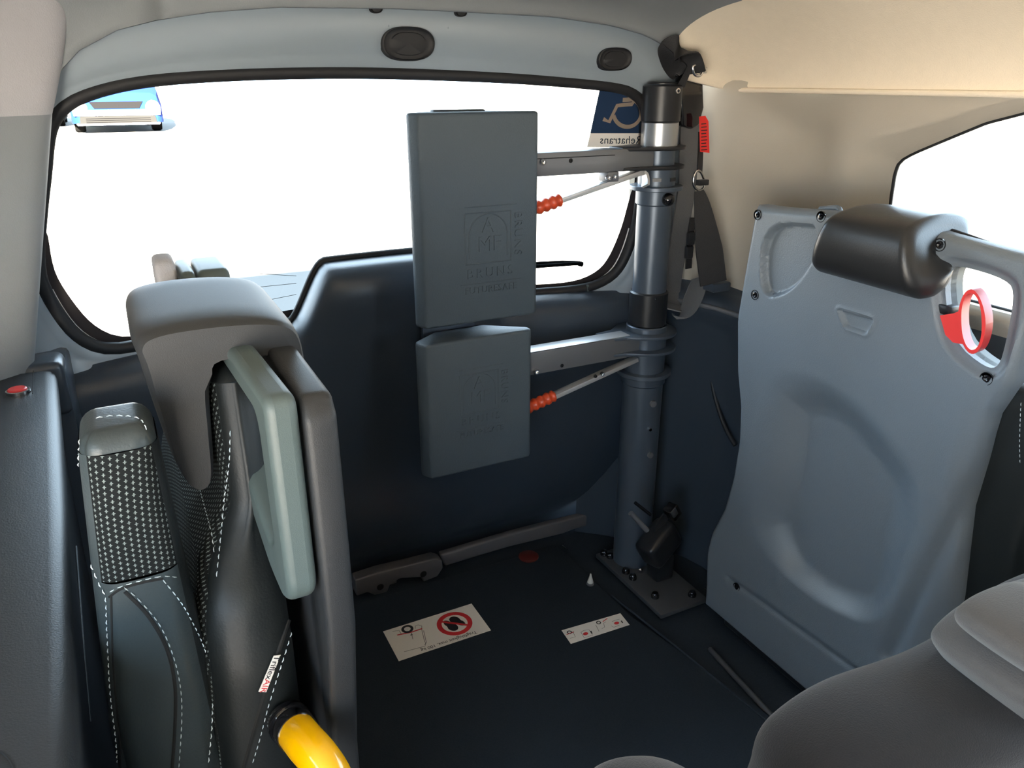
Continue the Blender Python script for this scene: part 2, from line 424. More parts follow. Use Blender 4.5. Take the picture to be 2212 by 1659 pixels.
# bottom run hidden behind the seat and the trim bulge, then the right side
seal_pts += [Vector((x, Yt(x, 0.70), 0.70)) for x in (0.12, 0.3, 0.5, 0.68)]
SEALR = [(1165, 636), (1250, 628), (1305, 612), (1345, 578), (1375, 505), (1390, 420), (1398, 330), (1403, 260), (1396, 222), (1372, 198), (1335, 186),
         (1250, 176), (1100, 164), (900, 154), (740, 151), (560, 154)]
seal_pts += [onT(*p) for p in SEALR]
CEN = (0.48, 0.93)
def resample(pts, N=220):
    """closed loop of (x,z) resampled by angle about CEN"""
    P = [(p[0], p[1]) for p in pts]; out = []
    dense = []
    for i in range(len(P)):
        a, b = P[i], P[(i + 1) % len(P)]
        for k in range(24): dense.append((a[0] + (b[0] - a[0]) * k / 24, a[1] + (b[1] - a[1]) * k / 24))
    ang = np.array([math.atan2(q[1] - CEN[1], q[0] - CEN[0]) for q in dense]); rad = np.array([math.hypot(q[0] - CEN[0], q[1] - CEN[1]) for q in dense])
    o = np.argsort(ang); ang, rad = ang[o], rad[o]
    ang = np.concatenate([ang - 2 * math.pi, ang, ang + 2 * math.pi]); rad = np.concatenate([rad] * 3)
    for k in range(N):
        a = -math.pi + 2 * math.pi * k / N; r = float(np.interp(a, ang, rad)); out.append((CEN[0] + r * math.cos(a), CEN[1] + r * math.sin(a)))
    return out
sm = smoothpath(seal_pts, 6, closed=True)
inner = resample([(p.x, p.z) for p in sm], 260)
outl = [(-0.24, 0.62), (-0.24, 1.10), (-0.10, 1.19), (0.0, 1.245), (0.12, 1.28), (0.3, 1.305), (0.48, 1.31), (0.7, 1.305), (0.9, 1.285), (1.02, 1.26), (1.10, 1.21),
        (1.13, 1.12), (1.145, 0.95), (1.155, 0.75), (1.16, 0.62)]
outer = resample(outl, 260)
PROF = [(0.0, 0.022), (0.0, 0.004), (0.04, -0.002), (0.14, -0.004), (0.20, -0.006), (0.26, -0.014), (0.40, -0.016), (0.62, -0.017), (0.70, -0.012), (0.86, -0.008), (1.0, -0.004)]
rows = []
for t, off in PROF:
    row = []
    for (ix, iz), (ox, oz) in zip(inner, outer):
        x, z = ix + (ox - ix) * t, iz + (oz - iz) * t; row.append(Vector((x, Yt(x, z) + off, z)))
    rows.append(row)
grid('painted_frame', rows, 'paint', wr, closed=True, angle=80)
tube('window_seal', [Vector((x, Yt(x, z) + 0.006, z)) + (Vector((CEN[0], 0, CEN[1])) - Vector((x, 0, z))).normalized() * 0.004 for x, z in inner], 0.0115, 'rubber', wr, n=10, closed=True)
def shrink(loop, d): return [(x + (CEN[0] - x) / math.hypot(CEN[0] - x, CEN[1] - z) * d, z + (CEN[1] - z) / math.hypot(CEN[0] - x, CEN[1] - z) * d) for x, z in loop]
w1 = thing('window_1', 'large rear tailgate window with bright daylight outside', 'window', kind='structure')
gl = [[Vector((CEN[0] + (x - CEN[0]) * s, 0, CEN[1] + (z - CEN[1]) * s)) for x, z in inner] for s in (1.0, 0.75, 0.5, 0.25, 0.01)]
gl = [[Vector((p.x, Yt(p.x, p.z) + 0.022, p.z)) for p in r] for r in gl]
grid('pane', gl, 'glass', w1, closed=True, angle=80)
# black ceramic band round the glass edge, wider in the lower corners
fr0 = [Vector((x, Yt(x, z) + 0.020, z)) for x, z in inner]; fr1 = []
for (x, z) in inner:
    a = math.atan2(z - CEN[1], x - CEN[0]); low = max(0.0, math.sin(-a)); side = abs(math.cos(a))
    d = 0.012 + 0.050 * (low ** 0.6) * (side ** 1.5) * (1 if z < 0.93 else 0)
    xx, zz = shrink([(x, z)], d)[0]; fr1.append(Vector((xx, Yt(xx, zz) + 0.020, zz)))
grid('edge_band', [fr0, fr1], 'frit', w1, closed=True)
lo = [p for p in shrink(inner, 0.014)]
ll = [Vector((x, Yt(x, z) + 0.013, z)) for x, z in lo if z < 0.84]
ll = sorted([p for p in ll if p.x < 0.15 or p.x > 0.72], key=lambda p: (math.atan2(p.z - CEN[1], p.x - CEN[0])))
for nm, part in (('l', [p for p in ll if p.x < 0.2]), ('r', [p for p in ll if p.x > 0.7])):
    tube('bright_trim_line', part, 0.0014, 'label_white', w1, n=6)
for (a, b, c) in (((452, 598), (540, 590), (640, 596)), ((500, 626), (560, 620), (640, 612)), ((560, 652), (620, 640), (640, 636)),
                  ):
    tube('heating_wire', [onT(*a, 0.018), onT(*b, 0.018), onT(*c, 0.018)], 0.0005, 'heatwire', w1, n=5)
zig = [(1168, 600), (1182, 604), (1190, 590), (1200, 588), (1208, 602), (1218, 602), (1226, 588), (1234, 588), (1242, 599), (1252, 599), (1260, 586), (1268, 586), (1276, 590), (1320, 586)]
tube('heating_wire', smoothpath([onT(*p, 0.018) for p in zig], 4), 0.0005, 'heatwire', w1, n=5)
for (x, y) in ((292, 742), (1268, 622)):
    p = onT(x, y, 0.0); box('glass_clip', p, (0.006, 0.01, 0.016), 'handle_grey', w1, 0.001)

# small openings in the painted frame closed by black oval plugs
def oval_plug(px, py, w, h, name='oval_plug', round_=0.75):
    c = onT(px, py, -0.017); rows = []
    for s, off in ((1.07, 0.006), (1.05, -0.006), (1.0, -0.007), (0.94, -0.004), (0.80, -0.003), (0.72, -0.003), (0.68, -0.005), (0.01, -0.005)):
        row = []
        for k in range(40):
            a = 2 * math.pi * k / 40; ca, sa = math.cos(a), math.sin(a)
            u = math.copysign(abs(ca) ** round_, ca) * w / 2 * s; v = math.copysign(abs(sa) ** 0.9, sa) * h / 2 * s
            row.append(Vector((c.x + u, c.y + off - 0.16 * v - (Yt(0.48, c.z) - Yt(0.48, c.z)), c.z + v)))
        rows.append(row)
    dyx = [(Yt(p.x, c.z) - Yt(c.x, c.z)) for p in rows[0]]
    for r in rows:
        for p in r: p.y += Yt(p.x, c.z) - Yt(c.x, c.z)
    return grid(name, rows, 'rubber', wr, closed=True, capB=True, angle=50)
oval_plug(881, 95, 0.092, 0.052); oval_plug(1326, 128, 0.068, 0.040)
for (x, y) in ((811, 20), (994, 28)): oval_plug(x, y, 0.020, 0.012, 'small_plug', 0.8)
# pressed rectangle between the small plugs
for (a, b) in (((842, 24), (840, 58)), ((970, 28), (968, 62))):
    tube('pressed_rib', [onT(*a, -0.010), onT(*b, -0.016)], 0.0016, 'paint', wr, n=6)

# dark lower trim with wiper-motor bulge
def ztop(x): return 0.700 - 0.02 * (abs(x - 0.48) / 0.6) ** 2 + 0.118 * sstep(0.262, 0.345, x) * (1 - sstep(0.615, 0.698, x))
def bul(x): return sstep(0.24, 0.37, x) * (1 - sstep(0.59, 0.72, x))
rows = []
NX = 140
xs_ = [-0.22 + 1.40 * i / NX for i in range(NX + 1)]
def trim_profile(x):
    zt = float(ztop(x)); b = float(bul(x)); y0 = Yt(x, zt) + 0.006; yf = 1.425 - 0.04 * ((x - 0.48) / 0.6) ** 2 * 0.5 - 0.028 * b
    pts = [(y0, zt - 0.03), (y0, zt), (y0 - 0.012, zt + 0.006), (yf + 0.040, zt + 0.002), (yf + 0.022, zt - 0.006), (yf + 0.009, zt - 0.018), (yf + 0.002, zt - 0.036),
           (yf, zt - 0.060), (yf + 0.003, zt - 0.10), (yf + 0.012 + 0.01 * b, 0.56), (yf + 0.020 + 0.015 * b, 0.48), (yf + 0.05 + 0.02 * b, 0.30), (1.53, 0.12), (1.585, 0.04), (1.60, -0.02)]
    return [Vector((x, y, z)) for y, z in pts]
cols = [smoothpath(trim_profile(x), 3) for x in xs_]
trim_low = grid('lower_trim', cols, 'darktrim', wr, angle=80)
tube('trim_gasket', [Vector((x, Yt(x, ztop(x)) - 0.004, float(ztop(x)) + 0.008)) for x in [0.22 + 0.52 * i / 80 for i in range(81)]], 0.0075, 'rubber', wr, n=8)

# ---- right wall
def Xr(y, z): return 1.236 - 0.035 * (z - 0.7) / 0.43 - 1.9 * max(0, y - 1.22) ** 2
wR = thing('wall_right', 'beige right side trim around the side window', 'wall', kind='structure')
hole_px = [(1876, 470), (1882, 430), (1892, 380), (1900, 358), (1916, 342), (1950, 326), (2024, 295), (2097, 265), (2212, 235)]
hole = [(onX(x, y, 1.21).y, onX(x, y, 1.21).z) for x, y in hole_px] + [(0.62, 1.116), (0.50, 1.117), (0.30, 1.115), (0.14, 1.10), (0.10, 1.05), (0.10, 0.85), (0.14, 0.80), (0.3, 0.797), (0.6, 0.797), (0.9, 0.80), (0.955, 0.812), (0.968, 0.84)]
outr = [(1.50, 0.64), (1.50, 0.9), (1.50, 1.155), (1.2, 1.155), (0.9, 1.155), (0.5, 1.155), (0.1, 1.155), (-0.1, 1.155), (-0.1, 0.9), (-0.1, 0.64), (0.5, 0.64), (1.0, 0.64)]
CEN = (0.53, 0.955)
hi = resample(hole, 240); ho = resample(outr, 240)
def offs(loop, d): return [(x + (x - CEN[0]) / math.hypot(x - CEN[0], z - CEN[1]) * d, z + (z - CEN[1]) / math.hypot(x - CEN[0], z - CEN[1]) * d) for x, z in loop]
h1 = offs(hi, 0.010); h2 = [(min(x + 0.058 * sstep(0.8, 0.95, x), 2), z + 0.016 * (1 if z > 0.955 else -0.3)) for x, z in hi]
rows = [[Vector((Xr(y, z) + 0.055, y, z)) for y, z in hi], [Vector((Xr(y, z) + 0.040, y, z)) for y, z in hi], [Vector((Xr(y, z) + 0.030, y, z)) for y, z in [((a[0] * .5 + b[0] * .5), (a[1] * .5 + b[1] * .5)) for a, b in zip(hi, h2)]],
        [Vector((Xr(y, z) + 0.003, y, z)) for y, z in h2]]
for t in (0.04, 0.08, 0.14, 0.22, 0.32, 0.44, 0.56, 0.68, 0.8, 0.9, 1.0):
    row = []
    for (ay, az), (by, bz) in zip(h2, ho):
        y, z = ay + (by - ay) * t, az + (bz - az) * t
        dent = 0.034 * math.exp(-((y - 1.20) / 0.09) ** 2 - ((z - 1.06) / 0.05) ** 2) + 0.012 * math.exp(-((y - 1.12) / 0.05) ** 2) * sstep(0.8, 1.0, z)
        row.append(Vector((Xr(y, z) + float(dent), y, z)))
    rows.append(row)
grid('upper_trim', rows, 'side_trim', wR, closed=True, angle=80)
w2 = thing('window_2', 'right side window above the folded grey seat', 'window', kind='structure')
grid('pane', [[Vector((1.262, CEN[0] + (y - CEN[0]) * s, CEN[1] + (z - CEN[1]) * s)) for y, z in hi] for s in (1.02, 0.7, 0.4, 0.01)], 'glass', w2, closed=True)
tube('window_seal', [Vector((Xr(y, z) + 0.046, y, z)) for y, z in hi], 0.004, 'rubber', w2, n=8, closed=True)
# dark lower trim of the right side with its ledge
rows = []
for i in range(60):
    y = -1.3 + 2.85 * i / 59; xr = Xr(max(y, 0.0), 0.7)
    pts = [(xr + 0.01, 0.78 if y < 0.9 else 0.78 - 0.06 * sstep(0.9, 1.1, y)), (xr - 0.008, 0.765 if y < 0.9 else 0.765 - 0.06 * sstep(0.9, 1.1, y)), (xr - 0.03, 0.70), (xr - 0.055, 0.690), (xr - 0.066, 0.675), (xr - 0.066, 0.655), (xr - 0.055, 0.64), (xr - 0.045, 0.60), (xr - 0.035, 0.4), (xr - 0.04, 0.2), (xr - 0.045, -0.02)]
    rows.append([Vector((a, y, b)) for a, b in pts])
grid('lower_trim', rows, 'darktrim', wR, angle=80)
tube('edge_highlight', [Vector((Xr(y, .7) - 0.064, y, 0.672)) for y in (1.1, 1.2, 1.28, 1.35, 1.42)], 0.006, 'armgrey', wR, n=8)  # paler tube along the ledge rounding: highlight put into the colour
tube('trim_seam', smoothpath([onX(1537, 815, 1.19), onX(1545, 860, 1.19), onX(1565, 920, 1.185), onX(1588, 962, 1.185)], 6), 0.005, 'ledge', wR, n=8)
box('door_pillar', (1.23, -0.17, 0.96), (0.04, 0.14, 0.42), 'pillar', wR, 0.01)

# ---- left wall: D-pillar trim, ledge, lower side
wL = thing('wall_left', 'left side trim with grey pillar and dark ledge', 'wall', kind='structure')
def pil(z0, z1, n, name, m, bulge=0.0):
    rows = []
    for i in range(n + 1):
        z = z0 + (z1 - z0) * i / n; s = 0.10 * (z - 0.735) / 0.385
        base = [(-0.50, 0.85), (-0.42, 1.02), (-0.32, 1.16), (-0.24, 1.245), (-0.195, 1.283), (-0.168, 1.305), (-0.155, 1.325), (-0.154, 1.345), (-0.165, 1.37), (-0.19, 1.46)]
        b = bulge * math.sin(math.pi * i / n)
        rows.append([Vector((x + s + b, y - b, z)) for x, y in [(p.x, p.y) for p in smoothpath([(a, c, 0) for a, c in base], 4)]])
    return grid(name, rows, m, wL, angle=80)
pil(0.728, 1.108, 14, 'pillar_trim', 'pillar')
pil(1.104, 1.34, 10, 'pillar_cloth', 'pillar_cloth', 0.010)
rows = []
for (y, xe) in ((0.385, -0.10), (0.387, -0.082), (0.46, -0.083), (0.59, -0.088), (0.83, -0.098), (1.10, -0.111), (1.26, -0.120), (1.300, -0.123), (1.304, -0.123)):
    pts = [(-0.50, 0.738), (-0.30, 0.737), (-0.18, 0.737), (xe - 0.016, 0.736), (xe - 0.007, 0.734), (xe - 0.002, 0.729), (xe, 0.721), (xe - 0.002, 0.70), (xe - 0.012, 0.62), (xe - 0.02, 0.4), (xe - 0.02, -0.02)]
    rows.append([Vector((a, y, b)) for a, b in pts])
grid('side_ledge', rows, 'ledge', wL, angle=80)
box('ledge_end', (-0.155, 1.345, 0.70), (0.085, 0.07, 0.09), 'darktrim', wL, 0.012, 3)
box('ledge_back', (-0.30, 1.40, 0.36), (0.38, 0.16, 0.74), 'darktrim', wL, 0.01)
box('upper_rail', (-0.47, -0.25, 1.27), (0.05, 2.1, 0.12), 'pillar', wL)
box('sill_outer', (-0.50, 0.93, 0.35), (0.03, 1.10, 0.74), 'darktrim', wL)
box('quarter_panel', (-0.50, 0.93, 0.97), (0.03, 1.05, 0.50), 'pillar', wL)
box('low_light_block', (-0.50, -0.45, 0.16), (0.05, 1.68, 0.36), 'darktrim', wL)  # unseen low panel added to cut light from the open door
box('door_pillar', (-0.485, 0.42, 0.64), (0.21, 0.08, 1.36), 'darktrim', wL, 0.02)  # unseen post added and widened to keep sun off the pillar trim
box('door_post', (-0.30, 0.40, 0.35), (0.38, 0.03, 0.76), 'darktrim', wL)
tube('panel_joint', [onZ(72, 797, 0.7365), onZ(70, 850, 0.7365)], 0.0006, 'seam', wL, n=5)
tube('panel_joint', smoothpath([onZ(0, 1622, 0.7365), onZ(20, 1640, 0.7365), onZ(35, 1668, 0.7365)], 6), 0.0008, 'seam', wL, n=5)
tube('lower_seam', smoothpath([onX(165, 1180, -0.118), onX(178, 1350, -0.112), onX(195, 1560, -0.108)], 6), 0.0012, 'ledge', wL, n=6)
# ---- unseen front wall behind the camera, closed without windscreen to block the sun
wf = thing('wall_front', 'closed dark wall added behind the camera to block sun', 'wall', kind='structure')
box('sun_block_wall', (0.42, -1.32, 0.66), (1.9, 0.04, 1.40), 'darktrim', wf)

# ================================================================== THINGS: wheelchair backrest post
post = thing('backrest_post', 'tall grey steel post with swivel arms and two grey pads', 'backrest post', (1.027, 1.345, 0.0))
PX, PY = 1.027, 1.345
def pz(py): return onY(1425 - (py - 180) * 0.071, py, PY).z
def col(name, y0, y1, r, m, bev=0.002):
    z1, z0 = pz(y0), pz(y1); return lathe(name, [(r - bev, z0), (r, z0 + bev), (r, z1 - bev), (r - bev, z1)], (PX, PY, 0), m, post)
z_top = 1.146
col('pole', 700, 1215, 0.046, 'post'); col('upper_pole', 430, 720, 0.0375, 'post'); col('inner_pole', 182, 440, 0.0345, 'post')
col('top_plug', 177, 190, 0.031, 'blackmetal'); col('top_sleeve', 183, 264, 0.0400, 'blackmetal', 0.003)
col('polished_sleeve', 263, 322, 0.0378, 'silver')
col('slotted_ring', 362, 402, 0.0385, 'post'); col('flange', 400, 409, 0.056, 'post', 0.001); col('clamp_ring', 408, 442, 0.0415, 'post', 0.003)
col('middle_sleeve', 628, 700, 0.0425, 'blackmetal', 0.003)
col('lower_flange', 797, 806, 0.062, 'post', 0.001); col('lower_ring', 806, 826, 0.050, 'post', 0.003)
for a in (-2.2, -1.2):                              # slots in the ring
    c = Vector((PX + 0.0385 * math.cos(a), PY + 0.0385 * math.sin(a), pz(385))); box('slot', c, (0.004, 0.018, 0.007), 'blackmetal', post, rot=Matrix.Rotation(a, 3, 'Z'))
kb = onY(1443, 431, 1.300)
kn = lathe('ball_knob', [(max(0.0001, 0.0135 * math.sin(t)), 0.0135 * math.cos(t)) for t in [math.pi * k / 16 for k in range(17)]], (kb.x, kb.y, kb.z), 'blackgloss', post, n=24, axis='Y')
tube('knob_stem', [kb + Vector((0, 0.004, 0)), Vector((PX + 0.012, PY - 0.03, kb.z))], 0.006, 'blackmetal', post)
sc_ = onY(1461, 196, 1.318); screw('sleeve_screw', (sc_.x - 0.006, 1.3095, sc_.z), 'Y', 0.0065, 'chrome', post, 0.006)
sc_ = onY(1416, 645, 1.306); screw('sleeve_screw', (sc_.x, 1.3065, sc_.z), 'Y', 0.003, 'chrome', post, 0.004)
for (x, y, r) in ((1403, 868, 0.008), (1397, 923, 0.0035), (1397, 978, 0.007)):
    p = onY(x, y, 1.31); a = math.asin(max(-1, min(1, (p.x - PX) / 0.046))); q = Vector((PX + 0.046 * math.sin(a), PY - 0.046 * math.cos(a), p.z))
    tube('pole_bolt', [q, q + Vector((math.sin(a), -math.cos(a), 0)) * 0.006], r, 'armgrey' if r > .004 else 'chrome', post, n=12)
# base plate and bolts
bp = box('base_plate', (1.025, 1.265, 0.006), (0.135, 0.275, 0.012), 'plate', post, 0.002)
for (x, y) in ((1305, 1196), (1318, 1202), (1352, 1235), (1367, 1248), (1415, 1288), (1495, 1285)):
    p = onZ(x, y, 0.014); lathe('base_bolt', [(0.010, 0.012), (0.010, 0.018), (0.007, 0.024), (0.0001, 0.026)], (p.x, p.y, 0), 'blackgloss', post, n=14)
for (x, y) in ((1371, 1220), (1384, 1234)):
    p = onZ(x, y, 0.014); lathe('base_nut', [(0.006, 0.012), (0.006, 0.020), (0.003, 0.023)], (p.x, p.y, 0), 'chrome', post, n=6)
# stiffener foot
prism('foot_gusset', [(1.045, 0.012), (1.09, 0.012), (1.06, 0.10)], 'Y', 1.30, 1.31, 'plate', post, 0.001)

def arm(name, px0, zt, zb, xl, topm):
    """box-section arm from the post towards the left; sub-parts: bolt, hole"""
    y0, y1 = 1.318, 1.358
    o = box(name, ((xl + PX - 0.030) / 2, (y0 + y1) / 2, (zt + zb) / 2), (PX - 0.030 - xl, y1 - y0, zt - zb), 'armgrey', post, 0.003, 2)
    return o
def fork(name, z, xl, m, parent, th=0.007, rr=0.056):
    poly = [(xl, PY - 0.024), (PX - 0.075, PY - 0.032), (PX - 0.04, PY - rr * 0.85)]
    for k in range(17):
        a = -math.pi / 2 - 0.45 + (math.pi + 0.9) * k / 16; poly.append((PX + rr * math.cos(a), PY + rr * math.sin(a)))
    poly += [(PX - 0.04, PY + rr * 0.85), (PX - 0.075, PY + 0.032), (xl, PY + 0.024)]
    o = prism(name, poly, 'Z', z - th / 2, z + th / 2, m, parent, 0.0015, 2); return o
A1 = arm('upper_arm', 0, 1.022, 0.978, 0.60, 'armgrey')
fork('arm_fork', 1.020, 0.920, 'blackmetal', post); fork('arm_fork', 0.982, 0.905, 'blackmetal', post)
tube('arm_groove', [Vector((0.71, 1.3178, 1.011)), Vector((0.90, 1.3178, 1.011))], 0.0008, 'seam', A1, n=5)
b1 = onY(1171, 350, 1.318); screw('arm_bolt', (b1.x, 1.318, b1.z), 'Y', 0.0065, 'chrome', A1, 0.007)
b1 = onY(1233, 347, 1.318); screw('arm_hole', (b1.x, 1.3185, b1.z), 'Y', 0.0045, 'seam', A1, 0.0015)
A2 = arm('lower_arm', 0, 0.625, 0.575, 0.60, 'armgrey')
# pale strip on the lower arm: window light on its top put into the colour
box('arm_top_shine', ((0.62 + 0.965) / 2, 1.338, 0.6258), (0.345, 0.038, 0.0016), 'bare_alu', A2, 0.0006)
fork('arm_flange', 0.622, 0.905, 'post', post, rr=0.068); fork('arm_flange', 0.585, 0.905, 'post', post, rr=0.068)
b1 = onY(1157, 802, 1.318); screw('arm_bolt', (b1.x, 1.318, b1.z), 'Y', 0.0065, 'chrome', A2, 0.007)
b1 = onY(1214, 790, 1.318); screw('arm_hole', (b1.x, 1.3185, b1.z), 'Y', 0.004, 'seam', A2, 0.0015)

def lever(pa, pb, pg, hook, nm):
    """flat release lever under an arm with ribbed orange-red grip"""
    a, b, g = [onY(*p, 1.325) for p in (pa, pb, pg)]
    d = (b - a); L = d.length; ang = math.atan2(d.z, d.x); c = (a + b) / 2
    rot = Matrix.Rotation(-ang, 3, 'Y')
    bar = box(nm, c, (L + 0.01, 0.020, 0.010), 'bare_alu', post, 0.001, 2, rot=rot)
    n = 60; t = (g - b); pts = []; rs = []
    gl_ = 0.095
    dirv = t.normalized()
    for k in range(n + 1):
        s = k / n; pts.append(b + dirv * (gl_ * s - 0.004)); rr = 0.0125 + 0.0015 * math.sin(s * 6 * 2 * math.pi)
        if s < 0.06: rr *= 0.55 + 0.45 * s / 0.06
        if s > 0.92: rr *= math.sqrt(max(0.05, 1 - ((s - 0.92) / 0.08) ** 2))
        rs.append(rr)
    tube('grip', pts, rs, 'grip', bar, n=16)
    return bar
L1 = lever((1385, 371), (1209, 432), (1166, 447), None, 'release_lever')
hk = [onY(1385, 370, 1.325), onY(1393, 376, 1.322), onY(1395, 390, 1.318), onY(1394, 402, 1.312)]
strap('lever_hook', smoothpath(hk, 4), 0.018, 'bare_alu', L1, th=0.003, wdir=lambda t: (0, 1, 0))
pv = onY(1318, 381, 1.325); box('lever_pivot', (pv.x, 1.330, pv.z), (0.028, 0.034, 0.020), 'armgrey', L1, 0.003); 
for (x, y) in ((1314, 384), (1327, 382)):
    p = onY(x, y, 1.312); screw('pivot_bolt', (p.x, 1.314, p.z), 'Y', 0.0055, 'chrome', L1, 0.006)
L2 = lever((1370, 776), (1196, 855), (1150, 876), None, 'release_lever')
p = onY(1285, 812, 1.318); screw('pivot_bolt', (p.x, 1.317, p.z), 'Y', 0.004, 'seam', L2, 0.004)
p = onY(1299, 807, 1.318); screw('pivot_bolt', (p.x, 1.317, p.z), 'Y', 0.005, 'chrome', L2, 0.006)

def pad(name, x0, x1, z0, z1, yf, depth, logo):
    w = x1 - x0
    foot = [(x0, yf + 0.022), (x0 + 0.012, yf), (x1 - 0.006, yf), (x1, yf + 0.010), (x1 - 0.002, yf + 0.022), (x1 - w * 0.32, yf + depth), (x0 + w * 0.24, yf + depth), (x0 + 0.002, yf + 0.034)]
    o = prism(name, foot, 'Z', z0, z1, 'pad', post, 0.009, 4, 15)
    # raised maker's mark on the front
    lx, lz, s = logo
    def at_(u, v): return Vector((lx + u * s, yf, lz + v * s))
    def line(pts, wd=0.018):
        P = [at_(*q) for q in pts]
        return tube('embossed_line', P, wd * s * 0.85, 'pad', o, n=6)
    line([(-0.5, 0.5), (0.5, 0.5)]); line([(-0.5, 0.62), (0.62, 0.62)], .014); line([(-0.5, 0.5), (-0.5, -0.5)]); line([(-0.5, -0.5), (0.5, -0.5)]); line([(0.5, 0.5), (0.5, -0.5)])
    line([(-0.42 * math.cos(a), 0.05 + 0.42 * math.sin(a)) for a in [math.pi * k / 20 for k in range(21)]]); line([(-0.42, 0.05), (-0.42, -0.38)]); line([(0.42, 0.05), (0.42, -0.38)])
    line([(-0.62, -0.90), (0.74, -0.90)], .014)
    def txt(body, u, v, size, rot=0, sp=1.0):
        cr, sr = math.cos(rot), math.sin(rot)
        return textmesh('embossed_text', body, lambda a, b: (at_(u + (a * cr - b * sr) * size, v + (a * sr + b * cr) * size), Vector((0, -1, 0))), 'pad', o, extrude=0.0018, spacing=sp)
    txt('A', 0.0, 0.24, 0.42); txt('MF', 0.02, -0.13, 0.42); txt('BRUNS', 0.03, -0.70, 0.27, 0, 1.35); txt('BRUNS', 0.66, 0.03, 0.25, -math.pi / 2, 1.2); txt('FUTURESAFE', 0.05, -1.04, 0.19, 0, 1.1)
    return o
pad('upper_pad', 0.460, 0.7035, 0.724, 1.098, 1.268, 0.075, (0.598, 0.882, 0.092))
pad('lower_pad', 0.455, 0.690, 0.418, 0.696, 1.262, 0.075, (0.572, 0.585, 0.082))
# bracket plates behind the pads
box('pad_bracket', (0.545, 1.347, 0.68), (0.11, 0.012, 0.07), 'post', post, 0.002)
box('pad_bracket', (0.60, 1.347, 0.60), (0.16, 0.020, 0.12), 'armgrey', post, 0.002)
box('pad_bracket', (0.60, 1.347, 1.0), (0.16, 0.020, 0.12), 'armgrey', post, 0.002)
box('pad_cap', (0.57, 1.330, 1.097), (0.10, 0.02, 0.008), 'pad', post, 0.003)

# ================================================================== seat belts at the post
bt = thing('shoulder_belt', 'black shoulder belt hanging from a roof hook behind the post', 'seat belt', (1.11, 1.332, 0.62))
YB = 1.335
def bp_(x, y, Y=YB): return onY(x, y, Y)
strap('top_loop', smoothpath([bp_(1500, 158, 1.292), bp_(1487, 120, 1.287), bp_(1462, 104, 1.292), bp_(1446, 112, 1.304), bp_(1450, 135, 1.317), bp_(1470, 158, 1.312), bp_(1488, 166, 1.302)], 8), 0.046, 'webbing', bt, wdir=lambda t: (0.75, -0.5, -0.5))
tube('hook_ring', smoothpath([bp_(1497, 143, 1.284), bp_(1509, 140, 1.284), bp_(1517, 150, 1.284), bp_(1512, 163, 1.284), bp_(1500, 160, 1.284)], 6, closed=True), 0.003, 'chrome', bt, closed=True, n=8)
box('hook_base', bp_(1513, 152, 1.307), (0.012, 0.03, 0.012), 'chrome', bt, 0.002)
prism('belt_sheath', [(bp_(*p, 1.352).x, bp_(*p, 1.352).z) for p in ((1462, 165), (1513, 158), (1515, 215), (1516, 232), (1506, 270), (1490, 279), (1468, 272))], 'Y', 1.343, 1.361, 'blackgloss', bt, 0.005, 3)
tube('sheath_clip', [bp_(1459, 160, 1.317), bp_(1470, 163, 1.315)], 0.004, 'chrome', bt)
strap('belt_strap', smoothpath([bp_(1490, 268, 1.355), bp_(1487, 330, 1.365), bp_(1484, 400, 1.376), bp_(1472, 480, 1.38), bp_(1460, 560, 1.38), bp_(1449, 640, 1.37), bp_(1447, 668, 1.327)], 6), 0.052, 'webbing_grey', bt, wdir=lambda t: (1, 0.1, -0.05))
_l = smoothpath([(1452, 676, 1.330), (1467, 684, 1.322), (1472, 662, 1.312), (1480, 638, 1.304), (1495, 604, 1.298)], 6); _r = smoothpath([(1462, 690, 1.330), (1488, 686, 1.318), (1507, 668, 1.306), (1523, 632, 1.298), (1530, 598, 1.292)], 6)
_rows = []
for a_, b_ in zip(_l, _r):
    A_, B_ = onY(a_.x, a_.y, a_.z), onY(b_.x, b_.y, b_.z); _rows.append([A_, A_.lerp(B_, 0.5) + Vector((0, 0.006, 0)), B_, B_ + Vector((0, 0.002, 0)), A_.lerp(B_, 0.5) + Vector((0, 0.008, 0)), A_ + Vector((0, 0.002, 0))])
grid('belt_curl', _rows, 'webbing_grey', bt, closed=True, capA=True, capB=True, angle=70)
sheet('tag', [onY(*p, 1.318) for p in ((1510, 252), (1523, 250), (1530, 262), (1532, 330), (1512, 328))], (0, -1, 0), 'redtag', bt, 0.001)
for k in range(9):
    a = onY(1514, 268 + 7 * k, 1.317); b = onY(1525 + (k % 3), 267 + 7 * k, 1.317); ribbon('tag_print', [a, b], 0.002, (0, -1, 0), 'print_black', bt, 0.001)
bl = thing('lap_belt', 'second black belt with metal ring running down beside the pillar', 'seat belt', (1.17, 1.352, 0.70))
YC = 1.302
strap('upper_strap', smoothpath([onY(1514, 285, 1.332), onY(1513, 330, 1.322), onY(1511, 372, YC)], 5), 0.012, 'webbing', bl)
tube('metal_ring', smoothpath([onY(*p, YC) for p in ((1503, 372), (1512, 370), (1520, 385), (1522, 402), (1512, 411), (1500, 404), (1498, 388))], 5, closed=True), 0.0028, 'chrome', bl, closed=True, n=8)
box('ring_slider', onY(1517, 394, YC - 0.004), (0.026, 0.014, 0.012), 'blackmetal', bl, 0.002)
strap('belt_strap', smoothpath([onY(1510, 412, YC), onY(1516, 440, 1.292), onY(1524, 490, 1.282), onY(1533, 550, 1.272), onY(1541, 612, 1.262)], 6), lambda t: 0.020 + 0.042 * min(1, t * 1.4), 'webbing', bl, wdir=lambda t: (1, -0.25, 0))
